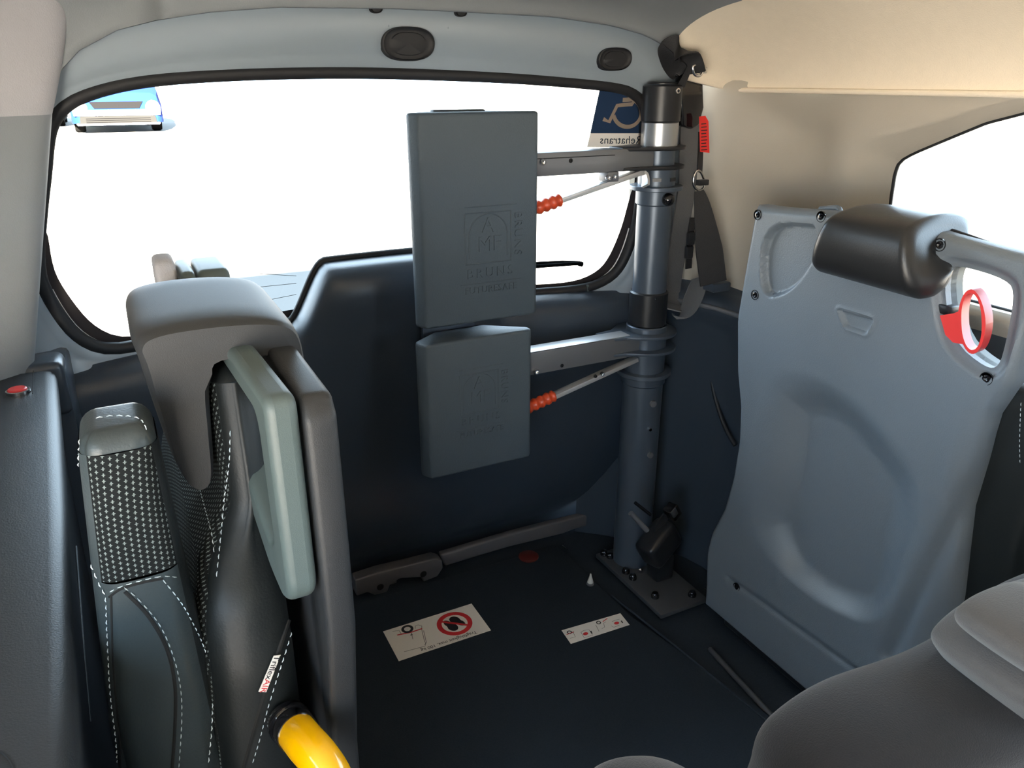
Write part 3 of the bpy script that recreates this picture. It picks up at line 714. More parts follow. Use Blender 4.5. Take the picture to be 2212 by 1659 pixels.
strap('narrow_strap', smoothpath([onY(1497, 470, 1.362), onY(1490, 520, 1.362), onY(1487, 580, 1.362)], 5), 0.016, 'webbing', bl)
for (x, y) in ((1492, 515), (1488, 545)): box('strap_buckle', onY(x, y, 1.352), (0.018, 0.012, 0.028), 'blackmetal', bl, 0.003)
box('wall_anchor', onX(1541, 615, 1.165), (0.05, 0.06, 0.02), 'darktrim', bl, 0.004)
rt = thing('belt_buckle_unit', 'black belt buckle block beside the foot of the post', 'belt buckle', (1.02, 1.26, 0.0))
rz = Matrix.Rotation(R(-30), 3, 'Y') @ Matrix.Rotation(R(12), 3, 'Z')
box('reel_housing', (1.03, 1.245, 0.115), (0.10, 0.06, 0.075), 'blackmetal', rt, 0.014, 3, rot=rz)
tube('reel_bar', [onY(1362, 1108, 1.215), onY(1398, 1146, 1.205)], 0.006, 'armgrey', rt)
tube('reel_bar', [onY(1372, 1086, 1.235), onY(1405, 1112, 1.225)], 0.004, 'blackgloss', rt)
box('buckle', onY(1452, 1105, 1.235), (0.030, 0.030, 0.034), 'blackgloss', rt, 0.005, 3, rot=rz)
box('buckle_button', onY(1457, 1108, 1.216), (0.018, 0.004, 0.022), 'plate', rt, 0.002, 2, rot=rz)
strap('buckle_stalk', smoothpath([onY(1440, 1112, 1.24), onY(1425, 1135, 1.245), onY(1418, 1180, 1.25), Vector((1.05, 1.25, 0.012))], 5), 0.026, 'webbing', rt)
box('housing_foot', (1.045, 1.25, 0.045), (0.05, 0.045, 0.066), 'blackmetal', rt, 0.006)

# ================================================================== floor fittings
cb = thing('threshold_bar', 'grey bar with moulded bracket along the tailgate sill', 'bar', (0.75, 1.55, 0.0))
YB2 = 1.535
bar_t = [(560, 0)]
def bz(px, py): q = onY(px, py, YB2); return (q.x, q.z)
prism('bar', [bz(950, 1197), bz(1100, 1152), bz(1225, 1120), bz(1300, 1103), bz(1345, 1083), bz(1345, 1112), bz(1310, 1124), bz(1240, 1142), bz(1215, 1152), bz(1100, 1180), bz(960, 1222)], 'Y', 1.530, 1.552, 'barmetal', cb, 0.006, 3)
br = prism('bracket', [bz(763, 1245), bz(815, 1228), bz(935, 1199), bz(950, 1203), bz(952, 1220), bz(940, 1238), bz(910, 1250), bz(905, 1240), bz(860, 1242), bz(838, 1256), bz(832, 1272), bz(805, 1278), bz(790, 1272), bz(766, 1280)], 'Y', 1.518, 1.552, 'barmetal', cb, 0.004, 3)
for (x, y) in ((821, 1267), (914, 1239)):
    q = onY(x, y, 1.518); lathe('bracket_hole', [(0.0085, -0.002), (0.007, -0.002), (0.006, 0.002), (0.0001, 0.002)], (q.x, 1.5175, q.z), 'seam', br, n=16, axis='Y')
for x in (0.45, 1.08): box('bar_foot', (x, 1.546, 0.012), (0.03, 0.02, 0.03), 'barmetal', cb, 0.003)
rp_ = onZ(1142, 1203, 0.0); mat('dimred', (0.075, 0.008, 0.006), 0.5); mat('pin_silver', (0.85, 0.83, 0.78), 0.3, metal=0.35)
lathe('floor_reflector', [(0.026, 0.0), (0.026, 0.003), (0.022, 0.006), (0.0001, 0.007)], (rp_.x, rp_.y, 0), 'dimred', None, n=28)
tag(bpy.data.objects['floor_reflector'], 'dim round red marker on the black floor by the sill bar', 'reflector')
sp = onZ(1275, 1262, 0.0)
pin = thing('tie_down_pin', 'small shiny silver cone pin standing on the dark floor', 'pin', (sp.x, sp.y, 0))
lathe('pin_cone', [(0.0075, 0.006), (0.0075, 0.008), (0.0025, 0.026), (0.0022, 0.030), (0.0001, 0.031)], (sp.x, sp.y, 0), 'pin_silver', pin, n=18)
lathe('pin_base', [(0.009, 0.0), (0.009, 0.004), (0.005, 0.007)], (sp.x, sp.y, 0), 'armgrey', pin, n=18)
for (a, b, nm) in (((1215, 1178), (1226, 1187), 'chrome strip imitating glint in the floor edge by the silver pin'),
                   ((1522, 1271), (1538, 1283), 'chrome strip imitating glint at the rear foot of the right seat'),
                   ((1677, 1398), (1696, 1415), 'chrome strip imitating glint in the rail under the right seat')):
    p, q = onZ(*a, 0.004), onZ(*b, 0.004); o = tube('floor_glint', [p, q], 0.0016, 'chrome', None, n=8); tag(o, nm, 'clip')  # glints and light through gaps, put in as thin chrome strips

# printed stickers on the floor
s1 = thing('floor_sticker', 'white no-footprints sticker on the black floor reading 100 kg', 'sticker', (0.486, 1.323, 0.0))
sheet('backing', [(0.377, 1.270, 0.0004), (0.594, 1.270, 0.0004), (0.594, 1.376, 0.0004), (0.377, 1.376, 0.0004)], (0, 0, 1), 'label_white', s1, 0.0005)
zS = 0.0011; UP = (0, 0, 1)
def circ(cx, cy, r, n=40, ry=None): return [(cx + r * math.cos(2 * math.pi * k / n), cy + (ry or r) * math.sin(2 * math.pi * k / n), zS) for k in range(n)]
pc = onZ(982, 1347, 0.001); cx_, cy_ = pc.x, pc.y
ribbon('ban_ring', circ(cx_, cy_, 0.035), 0.011, UP, 'print_red', s1, 0.0002, closed=True)
def foot(cx, cy, a, s, par):
    pts = []
    for k in range(28):
        t = 2 * math.pi * k / 28; u = math.cos(t); v = math.sin(t)
        w = 0.0105 * (1 + 0.25 * u) * (1 - 0.28 * math.exp(-((u + 0.15) / 0.28) ** 2)); L = 0.021
        px, py = L * u, w * v; pts.append((cx + (px * math.cos(a) - py * math.sin(a)) * s, cy + (px * math.sin(a) + py * math.cos(a)) * s, zS))
    sheet('footprint', pts, UP, 'print_black', par, 0.0002)
foot(cx_ - 0.011, cy_ - 0.002, R(-72), 1.05, s1); foot(cx_ + 0.009, cy_ + 0.004, R(118), 1.05, s1)
ribbon('ban_slash', [(cx_ - 0.026, cy_ + 0.020, zS), (cx_ + 0.026, cy_ - 0.020, zS)], 0.006, UP, 'print_red', s1, 0.0005)
textmesh('sticker_text', 'Tragf\u00e4higkeit max. 100 kg', lambda a, b: (Vector((0.497 - a * 0.0128, 1.2795 - b * 0.0128, zS)), Vector((0, 0, 1))), 'print_black', s1, 0.0002)
wq = onZ(880, 1359, zS)
ribbon('wheel_ring', circ(wq.x, wq.y, 0.0105, 28), 0.0062, UP, 'print_black', s1, 0.0004, closed=True)
ribbon('red_line', [onZ(858, 1372, zS), onZ(888, 1366, zS), onZ(912, 1358, zS)], 0.0035, UP, 'print_red', s1, 0.0003)
for L_ in ([(848, 1364), (862, 1362), (867, 1370)], [(897, 1358), (897, 1352), (903, 1350), (911, 1352), (911, 1360), (917, 1385), (920, 1390), (918, 1396), (873, 1408)], [(915, 1362), (921, 1388), (917, 1393)], [(889, 1370), (892, 1381)]):
    ribbon('drawing_line', [onZ(x, y, zS) for x, y in L_], 0.0012, UP, 'print_grey', s1, 0.0002)
sheet('arrow_head', [onZ(*p, zS) for p in ((886, 1373), (889, 1367), (892, 1372))], UP, 'print_grey', s1, 0.0002)
s2 = thing('floor_sticker', 'small narrow white pictogram sticker on the floor near the post', 'sticker', (0.81, 1.19, 0.0))
c4 = [onZ(*p, 0.0004) for p in ((1213, 1362), (1340, 1325), (1360, 1350), (1233, 1391))]
sheet('backing', c4, UP, 'label_white', s2, 0.0005)
for (x, y, r) in ((1230, 1366, 0.0045), (1293, 1345, 0.0045)):
    q = onZ(x, y, zS); ribbon('pictogram_ring', circ(q.x, q.y, r, 20), 0.0024, UP, 'print_black', s2, 0.0003, closed=True)
for (x, y) in ((1265, 1369), (1332, 1346)):
    q = onZ(x, y, zS); sheet('pictogram_spot', circ(q.x, q.y, 0.0062, 16, 0.0045), UP, 'print_red', s2, 0.0003)
for (a, b, w_) in (((1276, 1363), (1279, 1369), 0.003), ((1342, 1341), (1345, 1346), 0.003)):
    ribbon('pictogram_arrow', [onZ(*a, zS), onZ(*b, zS)], w_, UP, 'print_black', s2, 0.0003)
ribbon('pictogram_line', [onZ(1302, 1343, zS), onZ(1312, 1336, zS)], 0.002, UP, 'print_red', s2, 0.0003)
ribbon('pictogram_line', [onZ(1224, 1371, zS), onZ(1240, 1365, zS)], 0.002, UP, 'print_red', s2, 0.0003)
for L_ in ([(1238, 1366), (1243, 1376), (1231, 1379)], [(1255, 1366), (1261, 1362), (1272, 1360), (1280, 1372), (1262, 1378), (1255, 1366)], [(1287, 1350), (1294, 1364)], [(1300, 1358), (1306, 1355), (1304, 1346), (1309, 1343)], [(1322, 1343), (1328, 1340), (1338, 1338)], [(1320, 1352), (1326, 1355), (1338, 1351)]):
    ribbon('pictogram_line', [onZ(x, y, zS) for x, y in L_], 0.001, UP, 'print_grey', s2, 0.0002)

# ================================================================== right folded seat (plastic back shell towards the aisle)
rs_ = thing('folding_seat', 'grey plastic-backed folded seat with red loop strap against right side', 'folding seat', (1.09, 0.83, 0.0))
XS = 1.05
zk = [0.02, 0.062, 0.168, 0.22, 0.296, 0.38, 0.467, 0.54, 0.61, 0.712, 0.80, 0.90, 0.935, 0.95]
yl = [1.096, 1.098, 1.108, 1.100, 1.071, 1.056, 1.052, 1.060, 1.080, 1.096, 1.090, 1.082, 1.078, 1.070]
zr = [0.02, 0.2, 0.4, 0.55, 0.706, 0.762, 0.90, 0.93, 0.95]
yr = [0.56, 0.555, 0.568, 0.586, 0.580, 0.562, 0.552, 0.556, 0.562]
NZ, NY = 300, 190
def ztop_s(t): # top edge height along the width, dips under the headrest
    return 0.943 - 0.008 * math.cos(t * 2 * math.pi)
pg = lambda L: [(onX(x, y, XS).y, onX(x, y, XS).z) for x, y in L]
reces = chaikin(pg([(1646, 486), (1752, 480), (1764, 500), (1764, 556), (1705, 636), (1640, 645)]), 2)
holeP = chaikin(pg([(2036, 582), (2062, 574), (2168, 606), (2182, 640), (2164, 740), (2148, 796), (2120, 798), (2052, 742), (2030, 640)]), 2)
dish = chaikin([(1.005, 0.34), (1.012, 0.50), (1.0, 0.62), (0.965, 0.655), (0.90, 0.672), (0.80, 0.66), (0.71, 0.615), (0.645, 0.56), (0.63, 0.46), (0.655, 0.32), (0.69, 0.262), (0.77, 0.238), (0.86, 0.238), (0.93, 0.255), (0.985, 0.28)], 2)
slot_ = roundpoly(pg([(1810, 667), (1888, 690), (1872, 722), (1826, 707)]), 0.005, 3)
V = np.zeros((NZ + 1, NY + 1, 3))
for i in range(NZ + 1):
    f = i / NZ
    for j in range(NY + 1):
        t = j / NY; z = 0.03 + (ztop_s(t) - 0.03) * f
        a, b = np.interp(z, zk, yl), np.interp(z, zr, yr); V[i, j] = (XS, a + (b - a) * t, z)
Yg, Zg = V[..., 1], V[..., 2]
h = np.zeros(Yg.shape)
# outer edge rolls away from the viewer
ol = [tuple(V[i, 0, 1:]) for i in range(0, NZ + 1, 4)] + [tuple(V[NZ, j, 1:]) for j in range(0, NY + 1, 4)] + [tuple(V[i, NY, 1:]) for i in range(NZ, -1, -4)] + [tuple(V[0, j, 1:]) for j in range(NY, -1, -4)]
de = np.abs(sdf(ol, Yg, Zg)); h += 0.012 * np.clip(1 - de / 0.012, 0, 1) ** 2
h += 0.014 * sstep(-0.002, 0.007, sdf(reces, Yg, Zg))
dh = sdf(holeP, Yg, Zg); h += 0.010 * sstep(-0.018, -0.004, dh)
dd = sdf(dish, Yg, Zg); wd = np.interp(Zg, [0.26, 0.42], [0.034, 0.085]) + 0.10 * sstep(0.86, 1.0, Yg); h += 0.034 * sstep(-0.006, 1.0, dd / wd)
ds = sdf(slot_, Yg, Zg); h += 0.0055 * sstep(-0.001, 0.004, ds)
h -= 0.0022 * np.exp(-((ds + 0.003) / 0.003) ** 2)
g1, g2 = onX(2112, 1010, XS), onX(1915, 1420, XS); ex, ey = g2.y - g1.y, g2.z - g1.z
tt = np.clip(((Yg - g1.y) * ex + (Zg - g1.z) * ey) / (ex * ex + ey * ey), 0, 1); dg_ = np.hypot(Yg - g1.y - ex * tt, Zg - g1.z - ey * tt); h += 0.010 * np.exp(-(dg_ / 0.014) ** 2) * sstep(0.0, 0.15, tt)
g1, g2 = onX(1612, 1278, XS), onX(1850, 1450, XS); ex, ey = g2.y - g1.y, g2.z - g1.z
tt = np.clip(((Yg - g1.y) * ex + (Zg - g1.z) * ey) / (ex * ex + ey * ey), -.2, 1.4); dg_ = np.hypot(Yg - g1.y - ex * tt, Zg - g1.z - ey * tt); h += 0.004 * np.exp(-(dg_ / 0.007) ** 2)
# shell bows: flanks fall back towards the front edge
h += 0.05 * sstep(0.62, 0.545, Yg) * sstep(0.80, 0.6, Zg) * 0.6
V[..., 0] += h
nV = (NZ + 1) * (NY + 1); vsx = [tuple(v) for v in V.reshape(-1, 3)]; back = V.copy(); back[..., 0] = np.maximum(XS + 0.035, V[..., 0] + 0.012)
vsx += [tuple(v) for v in back.reshape(-1, 3)]; fs = []
W_ = NY + 1
for i in range(NZ):
    for j in range(NY):
        a = i * W_ + j; fs.append((a, a + 1, a + W_ + 1, a + W_)); fs.append((nV + a, nV + a + W_, nV + a + W_ + 1, nV + a + 1))
for i in range(NZ):
    a, b = i * W_, (i + 1) * W_; fs.append((a, b, nV + b, nV + a)); a, b = i * W_ + NY, (i + 1) * W_ + NY; fs.append((a, nV + a, nV + b, b))
for j in range(NY):
    fs.append((j, nV + j, nV + j + 1, j + 1)); a = NZ * W_ + j; fs.append((a, a + 1, nV + a + 1, nV + a))
shell = mesh('back_shell', vsx, fs, 'shell', rs_, angle=40)
cut = prism('hole_cutter', holeP, 'X', 0.9, 1.3, 'shell')
boolean(shell, cut)
for p in shell.data.polygons: p.use_smooth = True
bm = bmesh.new(); bm.from_mesh(shell.data)
for e in bm.edges:
    if len(e.link_faces) == 2 and e.calc_face_angle(0) > R(40): e.smooth = False
bm.to_mesh(shell.data); bm.free()
# pale liner inside the grip opening
lin = []
for s, x_ in ((1.0, XS + 0.022), (1.0, XS + 0.05), (1.03, XS + 0.05)):
    cy = sum(p[0] for p in holeP) / len(holeP); cz = sum(p[1] for p in holeP) / len(holeP)
    lin.append([Vector((x_, cy + (p[0] - cy) * s, cz + (p[1] - cz) * s)) for p in holeP])
grid('grip_liner', lin, 'handle_grey', rs_, closed=True, angle=60)
for (x, y, xo) in ((1637, 464, 0), (1774, 468, 0), (1631, 637, 0), (2030, 529, 0), (2131, 818, 0), (1591, 1268, 0)):
    h_ = project(shell, [(x, y)], 0.0)
    p = h_[0][0] if h_ else onX(x, y, XS)
    lathe('shell_screw', [(0.0095, 0.001), (0.0095, -0.0012), (0.0085, -0.0012), (0.008, 0.001), (0.006, 0.001), (0.0055, -0.0015), (0.003, -0.002), (0.0001, 0.0)], (p.x, p.y, p.z), 'blackgloss', rs_, n=18, axis='X')
# headrest folded over the top
hp = [(1.128, 0.955), (1.10, 0.966), (1.05, 0.966), (1.005, 0.957), (0.986, 0.940), (0.982, 0.905), (0.990, 0.874), (1.008, 0.858), (1.03, 0.854), (1.06, 0.862), (1.10, 0.90), (1.128, 0.93)]
rows = []
YH0, YH1 = 0.690, 0.884
for k in range(33):
    t = k / 32; y = YH0 + (YH1 - YH0) * t; e = min(t, 1 - t) * 2; s = (1 - (1 - min(1, e / 0.22)) ** 2.5) if e < 0.22 else 1.0
    s = max(0.02, s) ** 0.45; cxx, czz = 1.055, 0.905
    taper = 1 - 0.06 * (t - 0.5)
    rows.append([Vector((cxx + (p[0] - cxx) * s, y + 0.020 * (0.90 - p[1]) / 0.06 * (0.5 - t) * -1.6, czz + (p[1] - czz) * s * taper)) for p in smoothpath([(a, b, 0) for a, b in hp], 4, closed=True)])
grid('headrest', rows, 'headrest_dark', rs_, closed=True, capA=True, capB=True, angle=70)
box('headrest_mount', (1.075, 0.82, 0.90), (0.05, 0.16, 0.09), 'headrest_dark', rs_, 0.008)
# thin rear rim of the seat top and upholstery behind the shell
tube('seat_rim', smoothpath([onX(1772, 452, 1.088), onX(1805, 449, 1.088), onX(1814, 455, 1.088), onX(1815, 470, 1.088)], 6), 0.005, 'shell', rs_, n=8)
tube('seat_rim', smoothpath([onX(2040, 503, 1.083), onX(2062, 502, 1.083), onX(2140, 529, 1.083), onX(2212, 554, 1.083), onX(2260, 580, 1.083), onX(2290, 660, 1.083)], 6), 0.0045, 'blackmetal', rs_, n=8)
def rbox_loft(name, x0, x1, y0, y1, z0, z1, r, m, par, n=10):
    bm = bmesh.new(); bmesh.ops.create_cube(bm, size=1); bmesh.ops.scale(bm, vec=(x1 - x0, y1 - y0, z1 - z0), verts=bm.verts); bmesh.ops.translate(bm, vec=((x0 + x1) / 2, (y0 + y1) / 2, (z0 + z1) / 2), verts=bm.verts)
    bm_bevel(bm, r, n // 2); return bmobj(name, bm, m, par)
uph = rbox_loft('upholstery', 1.088, 1.165, 0.50, 1.06, 0.10, 0.745, 0.03, 'leather', rs_)
uph2 = rbox_loft('upholstery_top', 1.088, 1.15, 0.72, 1.05, 0.70, 0.93, 0.02, 'leather', rs_)
rbox_loft('seat_foot', 1.07, 1.16, 0.62, 1.05, 0.0, 0.12, 0.01, 'blackmetal', rs_)
st = [(2206, 870), (2204, 920), (2203, 960), (2204, 1000)]
ps = [onX(x, y, 1.098) for x, y in st]
stitches('stitching', [uph], st, rs_)
# red pull loop in the grip opening
lp = []
c0 = onX(2108, 692, 1.045)
for k in range(36):
    a = 2 * math.pi * k / 36; px = 2107 + 25 * math.cos(a); py = 692 + 64 * math.sin(a) + 5 * math.cos(a); lp.append(onX(px, py, 1.045))
rows = []
for i in range(36):
    p = lp[i]; c = sum(lp, Vector()) / 36; ou = (p - c); ou.x = 0; ou.normalize(); ax = Vector((1, 0.15, 0)).normalized()
    rows.append([p + ou * 0.0035 + ax * 0.011, p + ou * 0.0035 - ax * 0.011, p - ou * 0.002 - ax * 0.011, p - ou * 0.002 + ax * 0.011])
rows.append(rows[0])
rl = grid('pull_loop', rows, 'redplastic', rs_, closed=True, angle=50)
bm = bmesh.new(); bm.from_mesh(rl.data); bm.to_mesh(rl.data); bm.free()
ltab = [onX(x, y, 1.05) for x, y in ((2038, 680), (2066, 676), (2086, 668), (2088, 705), (2088, 742), (2066, 738), (2050, 722))]
sheet('loop_tab', [p + Vector((0.0, 0, 0)) for p in ltab], (-1, 0, 0), 'redplastic', rl, 0.008)
box('loop_socket', onX(2048, 668, 1.066), (0.02, 0.022, 0.014), 'blackmetal', rs_, 0.002)

# ================================================================== left folded seat
ls = thing('folding_seat', 'folded black leather and tweed seat with pale grey grip loop at left', 'folding seat', (0.03, 0.78, 0.0))
def rr_side(cx, hx, cy, hy, r, side, k=12, frac=0.5):
    """points along one side of a rounded rectangle incl. half of both corners"""
    def arc(ccx, ccy, a0, a1, n=6): return [(ccx + r * math.cos(a0 + (a1 - a0) * i / n), ccy + r * math.sin(a0 + (a1 - a0) * i / n)) for i in range(n + 1)]
    P = math.pi
    if side == 'near': pts = arc(cx - hx + r, cy - hy + r, -P * 0.75, -P * 0.5) + [(cx - hx + r + (2 * hx - 2 * r) * i / k, cy - hy) for i in range(1, k)] + arc(cx + hx - r, cy - hy + r, -P * 0.5, -P * 0.25)
    elif side == 'right': pts = arc(cx + hx - r, cy - hy + r, -P * 0.25, 0) + [(cx + hx, cy - hy + r + (2 * hy - 2 * r) * i / k) for i in range(1, k)] + arc(cx + hx - r, cy + hy - r, 0, P * 0.25)
    elif side == 'far': pts = arc(cx + hx - r, cy + hy - r, P * 0.25, P * 0.5) + [(cx + hx - r - (2 * hx - 2 * r) * i / k, cy + hy) for i in range(1, k)] + arc(cx - hx + r, cy + hy - r, P * 0.5, P * 0.75)
    else: pts = arc(cx - hx + r, cy + hy - r, P * 0.75, P) + [(cx - hx, cy + hy - r - (2 * hy - 2 * r) * i / k) for i in range(1, k)] + arc(cx - hx + r, cy - hy + r, P, P * 1.25)
    return pts
def side_patch(name, fn, z0, z1, nz, side, m, par, bulge=0.0, cap=None):
    """fn(z)->(cx,hx,cy,hy,r)"""
    rows = []; uv = []
    for i in range(nz + 1):
        z = z0 + (z1 - z0) * i / nz; a = fn(z); pts = rr_side(*a, side); L = 0; prev = None
        e = math.sin(math.pi * i / nz) if nz > 0 else 0
        row = []
        for q, (x, y) in enumerate(pts):
            s = q / (len(pts) - 1); b = bulge * math.sin(math.pi * s) * (0.35 + 0.65 * e)
            if side == 'near': y -= b
            if side == 'left': x -= b
            if side == 'right': x += b
            if prev: L += math.hypot(x - prev[0], y - prev[1])
            prev = (x, y); row.append(Vector((x, y, z))); uv.append((L, z))
        rows.append(row)
    return grid(name, rows, m, par, uv=uv, angle=80)
# --- cushion
def cfn(z):
    t = min(1, max(0, (0.915 - z) / 0.30)); cx = -0.027 - 0.009 * t; hx = 0.0255 + 0.016 * t
    return (cx, hx, 0.636, 0.036, min(0.016, hx * 0.7))
cu = {}
cu_root = bpy.data.objects.new('cushion', None); COL.objects.link(cu_root); cu_root.location = (-0.03, 0.655, 0.2); attach(cu_root, ls)
tw = side_patch('tweed_panel', cfn, 0.778, 0.888, 14, 'near', 'tweed', cu_root, 0.006)
le = side_patch('leather_panel', cfn, 0.12, 0.777, 40, 'near', 'leather_blue', cu_root, 0.012)
lf = side_patch('side_panel', cfn, 0.12, 0.888, 30, 'left', 'leather_blue', cu_root, 0.004)
rg = side_patch('side_panel', cfn, 0.12, 0.888, 30, 'right', 'leather', cu_root, 0.003)
side_patch('side_panel', cfn, 0.12, 0.888, 8, 'far', 'leather', cu_root, 0.0)
rows = []
for i in range(8):
    a = math.pi / 2 * i / 7; cx, hx, cy, hy, r = cfn(0.888); d = 0.016 * (1 - math.cos(a)) ; z = 0.888 + 0.016 * math.sin(a)
    loop = []
    for sd in ('near', 'right', 'far', 'left'): loop += rr_side(cx, hx - d * 0.9, cy, hy - d, max(0.002, r - d * 0.9), sd)
    rows.append([Vector((x, y, z)) for x, y in loop])
capo = grid('top_end', rows, 'leather_blue', cu_root, closed=True, capB=True, angle=80)
# --- backrest upholstery
def bfn(z):
    cx = interp(z, [0.2, 0.55, 0.70, 0.745, 0.79, 0.90], [0.040, 0.040, 0.045, 0.052, 0.067, 0.069]); hx = interp(z, [0.2, 0.55, 0.70, 0.745, 0.79, 0.90], [0.046, 0.046, 0.043, 0.038, 0.023, 0.021])
    cy = 0.83; hy = interp(z, [0.2, 0.55, 0.66, 0.72, 0.75, 0.78, 0.84, 0.90], [0.225, 0.235, 0.232, 0.215, 0.190, 0.175, 0.165, 0.15])
    return (cx, hx, cy, hy, min(0.026, hx * 0.85))
br_root = bpy.data.objects.new('backrest', None); COL.objects.link(br_root); br_root.location = (0.05, 0.80, 0.2); attach(br_root, ls)
bn = side_patch('leather_bolster', bfn, 0.12, 0.90, 60, 'near', 'leather', br_root, 0.010)
bl_ = side_patch('tweed_face', bfn, 0.12, 0.90, 50, 'left', 'tweed', br_root, 0.0)
side_patch('far_side', bfn, 0.12, 0.90, 12, 'far', 'leather', br_root, 0.0)
rows = [[Vector((x, y, 0.90)) for sd in ('near', 'right', 'far', 'left') for x, y in rr_side(*bfn(0.90), sd)]]
rows.append([Vector((0.069 + (p.x - 0.069) * 0.6, 0.83 + (p.y - 0.83) * 0.95, 0.912)) for p in rows[0]])
grid('top_side', rows, 'leather', br_root, closed=True, capB=True, angle=80)
# --- shell behind the backrest, edge towards the viewer
sh = [(0.545, 0.930), (0.785, 0.930), (0.80, 0.925), (0.955, 0.925), (1.02, 0.90), (1.03, 0.70), (1.0, 0.45), (1.03, 0.15), (1.03, 0.03), (0.56, 0.03), (0.555, 0.15), (0.575, 0.45), (0.570, 0.55), (0.55, 0.64), (0.532, 0.72), (0.530, 0.80), (0.532, 0.915)]
shl = prism('back_shell', sh, 'X', 0.0985, 0.124, 'shell_side', ls, 0.006, 3, 30)
cut = prism('hole_cutter', chaikin([(0.745, 0.895), (0.59, 0.895), (0.585, 0.80), (0.60, 0.79), (0.745, 0.86)], 2), 'X', 0.0, 0.2, 'shell_side'); boolean(shl, cut)
# --- pale grip loop (corner handle), near and far corner
def grip_loop(name, outer_, inner_, x0, x1, m, par, top=None):
    o = prism(name, outer_, 'X', x0, x1, m, par)
    c = prism('hole_cutter', inner_, 'X', x0 - 0.1, x1 + 0.1, m); boolean(o, c)
    bm = bmesh.new(); bm.from_mesh(o.data); bmesh.ops.remove_doubles(bm, verts=bm.verts, dist=1e-5)
    bmesh.ops.dissolve_limit(bm, angle_limit=R(1), verts=bm.verts, edges=bm.edges)
    bm_bevel(bm, 0.007, 4, 50)
    for f in bm.faces: f.smooth = True
    for e in bm.edges:
        if len(e.link_faces) == 2 and e.calc_face_angle(0) > R(45): e.smooth = False
    bm.to_mesh(o.data); bm.free(); return o
go = roundpoly([(0.775, 0.936), (0.533, 0.936), (0.532, 0.765), (0.556, 0.745), (0.60, 0.750), (0.800, 0.845)], 0.014)
gi = roundpoly([(0.748, 0.910), (0.572, 0.910), (0.570, 0.800), (0.585, 0.785), (0.757, 0.862)], 0.016)
gob = grip_loop('grip_loop', go, gi, 0.072, 0.096, 'handle_grey', ls)
for v in gob.data.vertices: v.co.x -= (v.co.y - 0.533) * 0.05
fo = roundpoly([(0.905, 0.952), (1.00, 0.950), (1.02, 0.90), (1.02, 0.80), (0.95, 0.80), (0.905, 0.86)], 0.012)
prism('far_grip', fo, 'X', 0.052, 0.068, 'handle_grey', ls, 0.006, 3, 40); prism('far_grip', fo, 'X', 0.070, 0.104, 'handle_grey', ls, 0.006, 3, 40)
prism('far_grip_liner', roundpoly([(0.925, 0.962), (0.985, 0.962), (1.0, 0.94), (1.0, 0.82), (0.93, 0.82)], 0.02), 'X', 0.028, 0.050, 'pillar_cloth', ls, 0.006, 3, 40)
# --- headrest cap hung over the top of the backrest
prof_h = [(-0.004, 0.930), (-0.006, 0.948), (0.006, 0.958), (0.040, 0.962), (0.085, 0.960), (0.116, 0.952), (0.130, 0.935), (0.133, 0.895), (0.129, 0.880), (0.126, 0.895), (0.122, 0.915), (0.060, 0.922), (0.050, 0.90), (0.046, 0.860), (0.042, 0.820), (0.034, 0.808), (0.022, 0.810), (0.012, 0.825), (0.004, 0.865)]
rows = []
for k in range(25):
    t = k / 24; y = 0.668 + 0.185 * t; e = min(t, 1 - t); s = 1.0 if e > 0.25 else math.sqrt(max(0.0, 1 - ((0.25 - e) / 0.25) ** 2)) * 0.24 + 0.76
    if k in (0, 24): s *= 0.985
    zc = 0.90; row = []
    P_ = [(p.x, p.y) for p in smoothpath([(a, b, 0) for a, b in prof_h], 4, closed=True)]
    for (x, z) in P_:
        # shrink towards the middle line of the section
        mx, mz = (0.022, z) if z < 0.90 else (min(max(x, 0.022), 0.115), 0.935)
        row.append(Vector((mx + (x - mx) * s, y, mz + (z - mz) * s)))
    rows.append(row)
hd = grid('headrest', rows, 'headrest_left', ls, closed=True, capA=True, capB=True, angle=60)
# --- seams, stitching, label
def seamline(name, objs, px, par, r=0.0012):
    dense = [(p.x, p.y) for p in smoothpath([(a, b, 0) for a, b in px], 10)]; pts = []
    for q in dense:
        best = None
        for o in objs:
            h_ = project(o, [q], -0.0002)
            if h_ and (best is None or (h_[0][0] - CAM).length < (best - CAM).length): best = h_[0][0]
        if best and (not pts or (best - pts[-1]).length < 0.04): pts.append(best)
    if len(pts) > 2: return tube(name, pts, r, 'seam', par, n=6)
cob = [tw, le, lf, rg, capo]
S = [([(174, 950), (172, 1010), (180, 1090), (186, 1180), (216, 1262), (229, 1290), (234, 1400), (240, 1500), (252, 1600), (256, 1659)], 'stitching'),
     ([(268, 1268), (300, 1295), (345, 1350), (375, 1420), (390, 1490), (392, 1560), (386, 1659)], 'stitching'),
     ([(352, 1252), (395, 1310), (435, 1390), (455, 1470), (456, 1560), (448, 1659)], 'stitching'),
     ([(238, 1278), (262, 1266), (310, 1252), (352, 1244), (388, 1248)], 'stitching'),
     ([(208, 905), (250, 900), (300, 906), (318, 935)], 'stitching')]
for px, nm in S: stitches(nm, cob, px, cu_root)
seamline('seam', cob, [(240, 1288), (243, 1400), (248, 1480), (258, 1600), (262, 1659)], cu_root); seamline('seam', cob, [(270, 1278), (320, 1330), (360, 1400), (378, 1480), (378, 1570), (372, 1659)], cu_root, 0.0016)
seamline('seam', cob, [(236, 1290), (262, 1272), (310, 1258), (352, 1250)], cu_root)
bob = [bn, bl_]
stitches('stitching', bob, [(498, 930), (496, 1000), (486, 1080), (478, 1160), (468, 1250)], br_root, r=0.0006)
stitches('stitching', bob, [(432, 1052), (445, 1100), (458, 1150), (464, 1200)], br_root)
